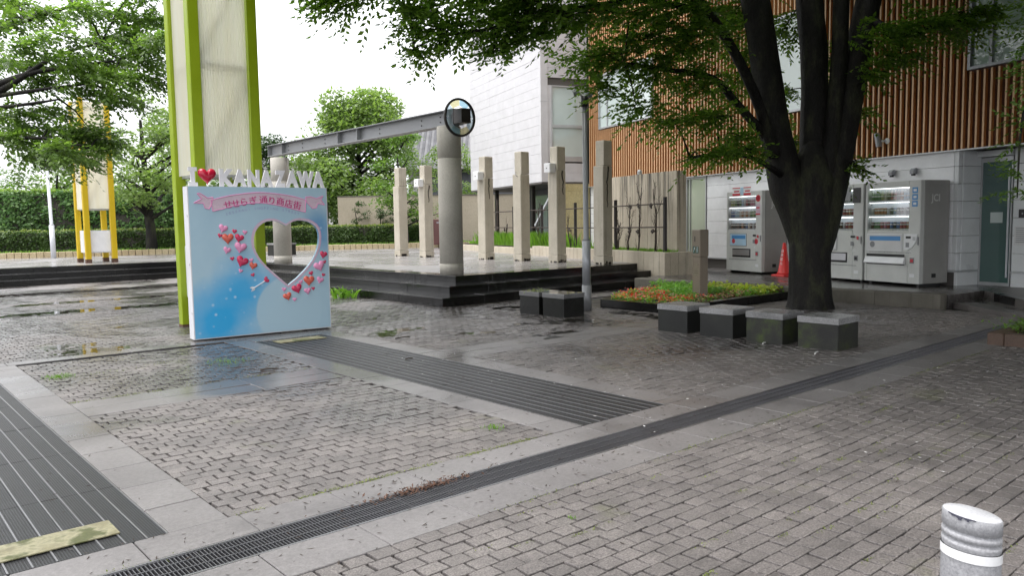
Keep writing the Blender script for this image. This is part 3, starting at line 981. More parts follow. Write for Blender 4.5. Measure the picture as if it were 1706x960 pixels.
# brown leaf litter in the channel
lit = []
for cx, cy, sx, sy, k, z in [(2.05, 3.30, .35, .08, 400, -.03), (1.0, 3.3, .4, .09, 700, -.03), (2.30, 3.41, .18, .022, 500, .004), (1.5, 3.36, .5, .05, 400, -.025), (3.3, 3.3, .8, .08, 300, -.035)]:
    lit.append(np.stack([rng.normal(cx, sx, k), np.clip(rng.normal(cy, sy, k), 3.195, 3.45 if z > 0 else 3.415), rng.normal(z, .006, k)], 1))
lv, lf = leaves(np.concatenate(lit), .022, .6, .4)
o = new_obj("leaf_litter", np_mesh("leaf_litter", lv, lf, "litter_brown"))
tag(o, "reddish brown leaf litter caught in the drain grating", "leaf litter", kind="stuff")

# ------------------------------------------------------------------ wide gratings
m, nt, p = nodes_of("grate_mesh")
v = coords(nt)
w1 = nt.nodes.new("ShaderNodeTexWave"); w1.inputs["Scale"].default_value = 27; w1.bands_direction = 'X'; link(nt, v, w1.inputs["Vector"])
w2 = nt.nodes.new("ShaderNodeTexWave"); w2.inputs["Scale"].default_value = 27; w2.bands_direction = 'Y'; link(nt, v, w2.inputs["Vector"])
ww = math1(nt, 'MAXIMUM', w1.outputs["Fac"], w2.outputs["Fac"])
c = ramp(nt, ww, [(.55, (.005, .005, .0055)), (.95, (.026, .027, .03))])
c = mixc(nt, 1.0, c, mrange(nt, noise(nt, v, 2.2, 4), .3, .7, .75, 1.25), 'MULTIPLY')
link(nt, c, p.inputs["Base Color"]); p.inputs["Roughness"].default_value = .42; p.inputs["Metallic"].default_value = .35
bump(nt, p, ww, .5, .004); M["grate_mesh"] = m


def floor_grate(x0, x1, y0, y1, label, cover, dark_end):
    t = thing("floor_grate", label, "grating", ((x0 + x1) / 2, y0, 0))
    ox, oy = (x0 + x1) / 2, y0
    mb = MB(); mb.box(x0 - ox, x1 - ox, 0, y1 - oy, -.069, -.05); mb.build("pit", "soil", t)
    k = int(round((x1 - x0) / .09))
    rl = MB()
    for i in range(k + 1):
        xx = x0 + (x1 - x0) * i / k
        w = .0035 if 0 < i < k else .006
        xa, xb = max(xx - w, x0 + .0005), min(xx + w, x1 - .0005)
        rl.box(xa - ox, xb - ox, .002, y1 - oy - .002, -.03, .0015)
    rl.build("rail", "grate_light", t)
    for i in range(k):
        a, b = x0 + (x1 - x0) * i / k + .0042, x0 + (x1 - x0) * (i + 1) / k - .0042
        y = y0 + .003
        L = .9 if i % 3 else .9
        first = True
        while y < y1 - .02:
            e = min(y + L, y1 - .003)
            mb = MB(); mb.box(a - ox, b - ox, y - oy, e - .004 - oy, -.03, -.0025 + rng.normal(0, .0006))
            mb.build("grate_strip", "grate_mesh", t)
            y = e
    cx0, cx1, cy0, cy1 = cover
    mb = MB(); mb.box(cx0 - ox, cx1 - ox, cy0 - oy, cy1 - oy, .002, .008, .002); mb.build("cover_plate", "cover_plate", t)
    return t


floor_grate(.185, 1.083, 3.702, 9.215, "wide dark floor grating at the left edge with a mossy plate", (.20, .917, 3.845, 4.05), 0)
floor_grate(3.822, 4.718, 3.702, 9.215, "wide dark ribbed floor grating running towards the photo board", (3.99, 4.60, 8.87, 9.10), 1)

# ------------------------------------------------------------------ rain puddles: irregular sheets of water just over the brick tops
def puddle(name, label, rects, cell, z, thr, sc, seed):
    off = seed * 13.7
    mb = MB()
    from mathutils import noise as mn
    idx = {}
    for x0, x1, y0, y1 in rects:
        nx, ny = int((x1 - x0) / cell), int((y1 - y0) / cell)
        for i in range(nx):
            for j in range(ny):
                cx, cy = x0 + (i + .5) * cell, y0 + (j + .5) * cell
                e = min(cx - x0, x1 - cx, cy - y0, y1 - cy)
                s = mn.fractal(Vector((cx * sc + off, cy * sc, seed)), 1.0, 2.0, 4)
                if s * .8 + min(e, .25) > thr:
                    q = []
                    for a, b in ((i, j), (i + 1, j), (i + 1, j + 1), (i, j + 1)):
                        key = (round(x0 + a * cell, 4), round(y0 + b * cell, 4))
                        if key not in idx:
                            idx[key] = len(mb.v)
                            mb.v.append((key[0], key[1], z))
                        q.append(idx[key])
                    mb.f.append(tuple(q))
    o = mb.build(name, "water")
    o["kind"] = "structure"
    return o


puddle("puddle", "", [(-3, 3.2, 9.7, 15.5)], .05, .0004, .52, .8, 1)
puddle("puddle", "", [(5.0, 9.3, 6.3, 10.4)], .04, .0004, .50, 1.1, 2)
puddle("puddle", "", [(-4, 7.5, 16.8, 17.3), (-4, 7.5, 14.8, 15.4), (-3, 7.5, 19.5, 20.3)], .06, .0012, .10, .5, 4)

# ------------------------------------------------------------------ raised platform and its three steps
Z1, Z2, Z3 = .15, .285, .42
XE = lambda y: (9.7 + .309 * y) / .951           # foot of the planter wall on the right
steps = structure("stone_steps")
T = .55
for k, (z0, z1) in enumerate(((-.06, Z1), (Z1 - .02, Z2), (Z2 - .02, Z3))):
    i = T * k
    a, b, c_ = 7.7 + i, 10.7 + i, 22.9 + i
    poly = [(a + .3, b + .3), (XE(b + .3), b + .3), (XE(45), 45), (-40, 45), (-40, c_ + .3), (a + .3, c_ + .3)]
    mb = MB(); mb.prism(poly, z0, z1 - .004)
    mb.build("tread" if k < 2 else "platform_top", "deck_stone" if k == 2 else "tread_granite", steps)
    # edge stones
    def stone(x0, x1, y0, y1):
        q = MB(); q.box(x0 + .0015, x1 - .0015, y0 + .0015, y1 - .0015, z0, z1 + rng.normal(0, .0008), .006)
        o = q.build("step_stone", "black_granite", steps)
        o.data.materials.append(M["tread_granite"])                 # tops paler and glossier than the faces
        o.data.polygons[1].material_index = 1
    x = a
    xe = XE(b) + .10
    while x < xe - .05:
        x2 = min(x + 1.25, xe) if x > a else x + .9
        if xe - x2 < .3:
            x2 = xe
        stone(x, x2, b, b + .30)
        x = x2
    y = b + .30
    while y < c_ - .05:
        y2 = min(y + 1.05, c_ + .30)
        if c_ + .3 - y2 < .4:
            y2 = c_ + .30
        stone(a, a + .30, y, y2)
        y = y2
    x = a
    while x > -9:
        stone(x - 1.2, x, c_, c_ + .30)
        x -= 1.2
# pale jointed paving laid on the platform
pav = structure("platform_paving")
m, nt, p = nodes_of("platform_tiles")
bt = nt.nodes.new("ShaderNodeTexBrick")
bt.inputs["Scale"].default_value = 1.0
bt.inputs["Brick Width"].default_value = .30
bt.inputs["Row Height"].default_value = .15
bt.inputs["Mortar Size"].default_value = .004
for k_, c_ in (("Color1", (.22, .21, .21)), ("Color2", (.28, .265, .26)), ("Mortar", (.10, .095, .09))):
    bt.inputs[k_].default_value = (*c_, 1)
v = coords(nt); link(nt, v, bt.inputs["Vector"])
link(nt, mixc(nt, 1.0, bt.outputs["Color"], mrange(nt, noise(nt, v, 1.1, 5), .3, .7, .8, 1.15), 'MULTIPLY'), p.inputs["Base Color"])
link(nt, mrange(nt, wetness(nt, v), 0, 1, .42, .24), p.inputs["Roughness"])
bump(nt, p, noise(nt, v, 14, 5), .3, .012); M["platform_tiles"] = m
mb = MB()
a = 2 * T + .32
mb.prism([(7.7 + a, 10.7 + a), (XE(10.7 + a), 10.7 + a), (XE(45), 45), (-40, 45), (-40, 22.9 + a), (7.7 + a, 22.9 + a)], Z3 - .003, Z3 + .002)
mb.build("tiles", "platform_tiles", pav)

# ------------------------------------------------------------------ terrace in front of the building, low concrete kerb and the wet apron
ter = structure("terrace")
mb = MB()
mb.prism([(12.84, 4.66), (14.0, 4.56), (13.59, 4.25), (12.66, 3.61), (9.2, .9), (18, -6), (32, 30), (18, 20), (14.1, 11.0), (12.84, 10.75)], -.06, .19)
mb.build("terrace_top", "terrace_stone", ter)
mb = MB()
mb.beam((13.56, 4.21, .13), (9.2, .82, .13), .12, .13)
mb.build("terrace_edge", "black_granite", ter)
apron = structure("apron")
mb = MB()
mb.prism([(12.95, 4.63), (11.9, 3.45), (9.0, 1.3), (9.2, .9), (12.62, 3.53), (13.55, 4.2), (14.0, 4.56)], -.05, .07)
mb.build("apron_top", "terrace_stone", apron)
kerb = thing("concrete_kerb", "low weathered concrete kerb wall between the tree and the vending machines", "kerb", (12.7, 4.66, 0))
y = 4.66
first = True
while y < 10.6:
    mb = MB()
    if first:
        mb.prism([(-.13, .10), (-.10, .03), (-.03, 0), (.06, 0), (.13, .05), (.13, 1.0), (-.13, 1.0)], -.05, .215)
    else:
        mb.box(-.13, .13, 0, .992, -.05, .215, .015)
    mb.build("kerb_block", "kerb_concrete", kerb, loc=(0, y - 4.66, 0))
    y += 1.0
    first = False
# small planter at the right edge
pl = thing("corner_planter", "low brown stone planter with a green shrub at the right edge", "planter", (9.42, 3.02, 0))
mb = MB()
mb.box(0, 1.9, -.16, 0, -.05, .13, .01); mb.box(-.0, .16, -1.5, -.162, -.05, .13, .01)
mb.build("kerb", "planter_brown", pl)
mb = MB(); mb.box(.162, 1.9, -1.5, -.162, -.05, .10); mb.build("soil", "soil", pl)
q = rng.normal(0, 1, (420, 3)) * np.array([.13, .13, .04]) + np.array([10.0, 2.78, .17])
lv, lf = leaves(q, .055, .7, .4)
o = new_obj("ground_shrub", np_mesh("ground_shrub", lv, lf, "leaf_young")); tag(o, "small bright green shrub in the brown planter at the right edge", "shrub")

# ================================================================== BUILDING (its own axes: x along the facade away from the camera, y out to the plaza)
WA = radians(72)
B0 = Vector((12.35 * sin(WA), -12.35 * cos(WA), 0))
bld = thing("slatted_building", "building with brown timber slats above white panels and a tall white clad block", "building", B0, WA)


def bp(s, t, z=0.0):
    return B0 + Vector((cos(WA) * s - sin(WA) * t, sin(WA) * s + cos(WA) * t, z))


WT = lambda t: (lambda x, y, d=0.0: (-x, t + d, y))


# core and dark plinth
mb = MB()
mb.box(9.55, 22.65, -6, -.09, .0, 9.3); mb.box(3, 9.55, -6, -.70, 0, 2.5); mb.box(3, 9.55, -6, -.09, 2.52, 9.3)
mb.build("core", "plinth", bld)
mb = MB(); mb.box(9.52, 22.6, -.09, -.03, .1, .42); mb.build("plinth_band", "plinth", bld)
mb = MB(); mb.box(9.51, 16.50, -.085, .022, .42, .455, .004); mb.build("ledge", "trim_metal", bld)
# white panels, rows of 0.289 m
cols = [9.60, 11.6, 13.6, 15.6, 16.50]
for a, b in zip(cols[:-1], cols[1:]):
    for k in range(7):
        z0 = .458 + k * .2995 if k < 6 else .458 + 6 * .2995
        z1 = z0 + .2925 if k < 6 else 2.515
        mb = MB(); mb.box(a + .002, b - .002, -.088, rng.normal(0, .0012), z0, z1, .005); mb.build("wall_panel", "white_cladding", bld)
# corner return into the entrance recess
for k in range(7):
    z0 = .458 + k * .2995
    z1 = z0 + .2925 if k < 6 else 2.515
    mb = MB(); mb.box(9.51, 9.598, -.088, .001, z0, z1, .008); mb.build("corner_panel", "grey_cladding", bld)
    mb = MB(); mb.box(9.49, 9.546, -.53, -.092, z0, z1, .004); mb.build("return_panel", "grey_cladding", bld)
mb = MB(); mb.box(9.492, 9.548, -.53, -.001, .19, .42, .004); mb.build("return_plinth", "grey_cladding", bld)
mb = MB(); mb.box(9.485, 9.55, -.53, .02, .422, .456, .003); mb.build("return_ledge", "trim_metal", bld)
# glass entrance door in the recess
door = new_obj("door", None, bld, (9.2, -.55, .19))
mb = MB(); mb.box(-.262, .262, -.012, .012, .055, 2.12); mb.build("pane", "door_glass", door)
mb = MB()
mb.box(.262, .285, -.03, .03, 0, 2.2); mb.box(-.285, -.262, -.03, .03, 0, 2.2); mb.box(-.262, .262, -.03, .03, 2.12, 2.2); mb.box(-.262, .262, -.03, .03, 0, .055)
mb.build("frame", "trim_metal", door)
mb = MB(); mb.box(-.245, -.225, .03, .055, .15, 2.0); mb.build("handle", "pole_white", door)
mb = MB(); mb.box(-.12, .10, .0125, .0145, 1.08, 1.26); mb.build("notice", "window_pale", door)
mb = MB(); mb.box(8.9, 9.50, -.62, -.42, 2.40, 2.50); mb.build("door_head", "grey_cladding", bld)
for k in range(7):
    z0 = .458 + k * .2995
    z1 = z0 + .2925 if k < 6 else 2.515
    mb = MB(); mb.box(3.2, 8.88, -.66, -.50 + rng.normal(0, .001), z0, z1, .005); mb.build("wall_panel", "grey_cladding", bld)
mb = MB(); mb.box(3.2, 8.88, -.66, -.505, .15, .42); mb.build("plinth_panel", "grey_cladding", bld)
mb = MB(); mb.box(3.2, 8.88, -.66, -.47, .422, .455, .004); mb.build("ledge", "trim_metal", bld)
# notices beside the door
n1 = thing("wall_notice", "white paper notice on the grey panels right of the glass door", "notice", bp(8.72, -.498, 1.05), WA)
mb = MB(); mb.box(-.16, .12, 0, .006, -.16, .16); mb.build("sheet", "paper", n1)
mb = MB()
for k in range(8):
    mb.box(-.13, .09, .0065, .008, .12 - k * .033, .132 - k * .033)
mb.build("printed_lines", "steel_grey", n1)
n2 = thing("intercom", "small black intercom plate above the paper notice by the door", "intercom", bp(8.70, -.498, 1.42), WA)
mb = MB(); mb.box(-.07, .07, 0, .02, -.07, .07, .006); mb.build("plate", "black", n2)
mb = MB(); mb.lathe([(.012, 0), (.012, .006), (0, .008)], 10, (0, 0, 0))
mb.v = [(x, .02 + z, y) for x, y, z in mb.v]; mb.build("button", "trim_metal", n2)
# timber slats over brown boards, with windows left free
WIN = [(5.2, 9.36, 3.83, 6.1), (12.95, 14.5, 3.69, 5.8), (18.9, 21.95, 4.28, 5.95)]
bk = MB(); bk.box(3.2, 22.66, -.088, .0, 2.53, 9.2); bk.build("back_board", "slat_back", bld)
bt_ = MB(); bt_.box(3.2, 22.66, .002, .085, 2.505, 2.528); bt_.build("slat_rail", "trim_metal", bld)
slat_mesh = {}


def slat(s, z0, z1):
    key = (round(z0, 2), round(z1, 2))
    if key not in slat_mesh:
        q = MB(); q.box(-.017, .017, 0, .062, z0, z1)
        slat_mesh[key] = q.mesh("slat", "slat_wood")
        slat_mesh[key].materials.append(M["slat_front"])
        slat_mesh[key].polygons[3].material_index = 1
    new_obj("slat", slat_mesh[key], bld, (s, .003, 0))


s = 3.3
PIT = .125
while s < 22.62:
    w = [q for q in WIN if q[0] - .04 < s < q[1] + .04]
    if w:
        slat(s, 2.532, w[0][2] - .03)
        slat(s, w[0][3] + .03, 8.6)
    else:
        slat(s, 2.532, 8.6)
    s += PIT
for (a, b, z0, z1) in WIN:
    wo_ = new_obj("window", None, bld, ((a + b) / 2, 0, z0))
    h, w = z1 - z0, (b - a) / 2
    mb = MB(); mb.box(-w + .05, w - .05, .01, .022, .05, h - .05); mb.build("pane", "window_green" if a < 6 else "window_pale", wo_)
    mb = MB()
    mb.box(-w, w, .003, .075, 0, .05); mb.box(-w, w, .003, .075, h - .05, h); mb.box(-w, -w + .05, .003, .075, .05, h - .05); mb.box(w - .05, w, .003, .075, .05, h - .05)
    if a < 6:
        mb.box(w - .42, w - .37, .003, .06, .05, h - .05)
    if a > 18:
        mb.box(w - .52, w - .48, .003, .06, .05, h - .05)
    mb.build("frame", "trim_metal" if a > 6 else "pole_grey", wo_)
# narrow strip window beside the concrete wall
sw = new_obj("strip_window", None, bld, (16.98, 0, .32))
mb = MB(); mb.box(-.42, .36, -.05, -.035, .06, 2.14); mb.build("pane", "strip_glass", sw)
mb = MB(); mb.box(-.46, -.42, -.08, .015, 0, 2.19); mb.box(.36, .42, -.08, .015, 0, 2.19); mb.box(-.42, .36, -.08, .015, 2.14, 2.19); mb.box(-.42, .36, -.08, .015, 0, .06); mb.box(.24, .265, -.06, .0, .06, 2.14); mb.build("frame", "trim_metal", sw)
for k in range(7):
    z0 = .458 + k * .2995
    mb = MB(); mb.box(17.45, 22.62, -.088, 0 , z0, z0 + .2925 if k < 6 else 2.515, .005); mb.build("wall_panel", "white_cladding", bld)
# white clad block standing forward on the left
S1, TF = 22.705, 1.71
mb = MB(); mb.box(S1 + .06, 29.20, -5, TF - .06, 2.68, 9.6); mb.build("block_core", "plinth", bld)
mb = MB(); mb.box(S1, 29.26, -5, TF - .002, 2.63, 2.675); mb.build("soffit", "plinth", bld)
for k in range(23):
    z0 = 2.685 + k * .298
    for a, b in ((S1 + .10, 24.9), (24.9, 27.1), (27.1, 29.25)):
        mb = MB(); mb.box(a + .002, b - .002, TF - .055, TF + rng.normal(0, .001), z0 + .002, z0 + .295, .004); mb.build("wall_panel", "block_cladding", bld)
for z0, z1 in ((2.68, 5.2), (5.2, 7.6), (7.6, 9.55)):
    mb = MB(); mb.box(S1 - .025, S1 + .095, TF - .24, TF + .012, z0 + .002, z1 - .002, .006); mb.build("corner_trim", "block_cladding", bld)
for k in range(23):
    z0 = 2.685 + k * .298
    z1 = z0 + .294
    if z1 < 3.34 or z0 > 5.70:
        mb = MB(); mb.box(S1 + rng.normal(0, .001), S1 + .055, .062, TF - .245, z0 + .002, z1, .004); mb.build("wall_panel", "block_cladding", bld)
mb = MB(); mb.box(S1, S1 + .055, 1.34, TF - .245, 3.32, 5.72); mb.build("window_jamb", "block_cladding", bld)
tw = new_obj("tall_window", None, bld, (S1, .70, 3.33))
mb = MB(); mb.box(.03, .045, -.62, .62, .04, 2.35); mb.build("pane", "window_pale", tw)
mb = MB(); mb.box(-.012, .05, -.64, .64, 2.35, 2.39); mb.box(-.012, .05, -.64, -.60, .0, 2.35); mb.box(-.012, .05, .60, .64, 0, 2.35); mb.box(-.006, .05, -.6, .6, 1.07, 1.17); mb.box(-.006, .05, -.6, .6, .0, .17); mb.build("frame", "trim_metal", tw)
# recess under the block: yellow tiled wall, dark glazing, steel post and strut
for k in range(11):
    for j in range(3):
        mb = MB(); mb.box(S1 - .03, S1 + .05, .0 + j * .33, .327 + j * .33, .2 + k * .22, .417 + k * .22, .004); mb.build("wall_tile", "yellow_tile", bld)
mb = MB(); mb.box(22.8, 29.2, -.3, -.1, 0, 2.62); mb.build("recess_wall", "house_dark", bld)
for k in range(4):
    mb = MB(); mb.box(22.95 + k * 1.55, 24.35 + k * 1.55, -.097, -.085, .4, 2.4); mb.build("recess_glass", "house_glass" if k % 2 else "window_green", bld)
mb = MB(); mb.box(24.3, 24.42, 1.2, 1.32, 0, 2.63); mb.box(27.6, 27.72, 1.2, 1.32, 0, 2.63); mb.build("post", "dark_steel", bld)
mb = MB(); mb.beam((24.0, 1.35, 1.3), (22.75, 1.35, 2.3), .07, .07); mb.build("strut", "pole_white", bld)

# wall-mounted lamps and the camera
for s_, lab in ((10.83, "small hooded wall lamp above the gap beside the right vending machine, left of a pair"), (10.36, "small hooded wall lamp above the right vending machine, right of a pair")):
    t = thing("wall_lamp", lab, "wall lamp", bp(s_, 0.0, 2.21), WA, "hooded lamps on the white panels")
    mb = MB(); mb.box(-.035, .035, .001, .03, -.06, .06, .008); mb.build("bracket", "pole_grey", t)
    mb = MB(); mb.prism([(.03, -.02), (.16, -.06), (.17, .02), (.12, .085), (.03, .09)], -.055, .055, lambda x, y, z: (z, x, y)); mb.build("hood", "pole_grey", t)
    mb = MB(); mb.box(-.04, .04, .06, .14, -.10, -.045, .01); mb.build("lens", "black", t)
    t.scale = (.72, .72, .72)
t = thing("security_camera", "grey cylindrical camera on a round bracket fixed to the timber slats", "security camera", bp(10.95, .06, 2.82), WA)
mb = MB(); mb.lathe([(.055, 0), (.055, .02), (.03, .03)], 14); mb.v = [(x, z, y) for x, y, z in mb.v]; mb.build("bracket", "white_paint", t)
mb = MB(); mb.tube([(0, .03, 0), (.05, .10, .0)], .018, 8); mb.build("arm", "pole_white", t)
mb = MB(); mb.tube([(.10, .10, -.10), (.15, .11, .15)], .055, 14); mb.build("housing", "pole_grey", t)

# ------------------------------------------------------------------ board-marked concrete wall and the planter before it
cw = thing("concrete_wall", "tall board marked concrete wall with dark rain streaks behind the planter", "concrete wall", bp(14.78, 2.10), WA)
mb = MB(); mb.box(.0, 3.55, -.25, -.012, -.05, 2.5); mb.build("body", "wall_concrete", cw)
x = 0.0
while x < 3.5:
    w = random.choice((.16, .18, .20))
    mb = MB(); mb.box(x + .0025, min(x + w, 3.55) - .0025, -.012, rng.normal(.0, .003), -.05, 2.512 + rng.normal(0, .003), .004); mb.build("board_face", "wall_concrete", cw)
    x += w
mb = MB(); mb.lathe([(.06, 2.5), (.06, 2.60), (.03, 2.64), (0, 2.645)], 12, (1.75, -.13, 0)); mb.build("vent_cap", "trim_metal", cw)
pw = thing("planter_wall", "low board marked concrete planter wall behind the row of square pillars", "planter", bp(14.45, 2.65), WA)
x = 0.0
while x < 13.5:
    w = random.choice((.20, .22, .24))
    top = .70 if x < 6.95 else .62
    mb = MB(); mb.box(x + .002, x + w - .002, -.16, rng.normal(0, .004), -.05, top + rng.normal(0, .003), .006); mb.build("board_face", "concrete", pw)
    x += w
for k in range(3):
    mb = MB(); mb.box(rng.normal(0, .003), .15, -.36 - k * .20 + .002 + .0, -.164 - k * .20, -.05, .70, .006); mb.build("board_face", "concrete", pw)
mb = MB(); mb.box(.16, 13.5, -.56, -.165, .1, .66); mb.build("soil", "soil", pw)
# trellis: posts and two rails
tr_ = thing("trellis_fence", "dark post and rail trellis standing in the concrete planter", "fence", bp(14.80, 2.40, .62), WA)
for k in range(6):
    mb = MB(); mb.tube([(k * 2.15, 0, 0), (k * 2.15, 0, 1.30)], .045, 8); mb.build("post", "dark_steel", tr_)
for z in (.63, 1.15):
    mb = MB(); mb.tube([(-.05, .05, z), (3.6, .05, z - .015), (7.2, .05, z), (11, .05, z)], .016, 6); mb.build("rail", "twig", tr_)


def bare_shrub(s, t, h, lab, ln=0.0, seed=0, k=10, thick=.022):
    rs = random.Random(seed)
    b = bp(s, t, .62)
    o = thing("bare_shrub", lab, "shrub", b, WA, "bare climbing shrubs on the trellis")
    pts = [Vector((0, 0, 0))]
    for i in range(5):
        pts.append(pts[-1] + Vector((ln * h / 5 + rs.uniform(-.05, .05), rs.uniform(-.02, .02), h / 5)))
    mb = MB(); mb.tube(pts, [thick * (1 - .14 * i) for i in range(6)], 6, True, .2); mb.build("stem", "twig", o, True)
    tw_ = MB()
    for i in range(k):
        a = pts[rs.randint(0, 4)]
        q = a + Vector((rs.uniform(-.18, .18), rs.uniform(-.04, .04), rs.uniform(.15, .45)))
        mid = (a + q) / 2 + Vector((rs.uniform(-.04, .04), 0, -.02))
        tw_.tube([a, mid, q], [.008, .006, .003], 4, False)
        for _ in range(3):
            e = mid.lerp(q, rs.random())
            tw_.tube([e, e + Vector((rs.uniform(-.12, .12), rs.uniform(-.03, .03), rs.uniform(.03, .18)))], [.004, .002], 3, False)
    tw_.build("twigs", "twig", o)["kind"] = "stuff"
    kn = MB()
    for z in (.55, 1.12):
        if z < h:
            for _ in range(4):
                c_ = Vector((pts[0].x + ln * z + rs.uniform(-.04, .04), .03, z + rs.uniform(-.04, .04)))
                kn.tube([c_ - Vector((.03, 0, .02)), c_ + Vector((.03, 0, .02))], .02, 5)
    if kn.v:
        kn.build("tie", "twig", o)
    return o


bare_shrub(16.86, 2.40, .75, "short bare shrub at the foot of the second trellis post", -.15, 1, 14)
bare_shrub(16.30, 2.42, 1.35, "bare leaning shrub tied to the trellis, left of the straight one", -.10, 2, 12)
bare_shrub(15.87, 2.42, 1.55, "straight bare shrub tied twice in the middle of the trellis", -.02, 3, 12)
bare_shrub(15.16, 2.42, 1.5, "crooked bare shrub nearest the end post of the trellis", .10, 4, 12, .026)
bare_shrub(19.35, 2.42, .95, "thin bare shrub before the pale yellow tiled wall", .05, 5, 8)
bare_shrub(25.0, 2.30, 1.55, "thick dark bare shrub between the third and fourth pillar", .02, 6, 26, .05)
bare_shrub(24.3, 2.35, .75, "stubby dark stump beside the thick bare shrub", -.1, 7, 4, .05)
bare_shrub(21.6, 2.35, 1.2, "bare branching shrub between the fourth and fifth pillar", .04, 8, 18, .03)

# ================================================================== VENDING MACHINES
CANS = {}
m, nt, p = nodes_of("tube_light")                       # the lit tube inside each display
p.inputs["Emission Color"].default_value = (.9, .96, 1, 1); p.inputs["Emission Strength"].default_value = 1.7
M["tube_light"] = m
for nm_, col in {"green": (.10, .30, .07), "red": (.45, .04, .05), "orange": (.55, .20, .04), "blue": (.08, .20, .50), "sky": (.30, .55, .75), "brown": (.14, .06, .035), "black": (.03, .03, .035),
                 "cream": (.60, .52, .38), "pink": (.62, .16, .30), "lime": (.40, .50, .12), "silver": (.5, .5, .52)}.items():
    lum = sum(col) / 3
    base_c = tuple(q_ * .62 + lum * .30 for q_ in col)
    m, nt, p = nodes_of("drink_" + nm_)
    sz = nt.nodes.new("ShaderNodeSeparateXYZ"); link(nt, coords(nt, "object"), sz.inputs[0])
    c = ramp(nt, math1(nt, 'MULTIPLY', sz.outputs["Z"], 5.0), [(.0, tuple(q_ * .5 + .15 for q_ in base_c)), (.12, base_c), (.30, base_c), (.34, (.62, .62, .60)), (.42, (.62, .62, .60)), (.46, base_c), (.60, tuple(q_ * .4 + .22 for q_ in base_c)), (.86, (.55, .55, .55))])
    link(nt, c, p.inputs["Base Color"]); p.inputs["Roughness"].default_value = .25
    M["drink_" + nm_] = m


def bottle_mesh(kind, col):
    key = (kind, col)
    if key not in CANS:
        mb = MB()
        if kind == "bottle":
            mb.lathe([(.026, 0), (.028, .01), (.028, .12), (.024, .14), (.011, .165), (.011, .185), (.0, .186)], 8)
        else:
            mb.lathe([(.024, 0), (.027, .006), (.027, .112), (.022, .122), (0, .122)], 8)
        CANS[key] = mb.mesh("drink", "drink_" + col, True)
    return CANS[key]


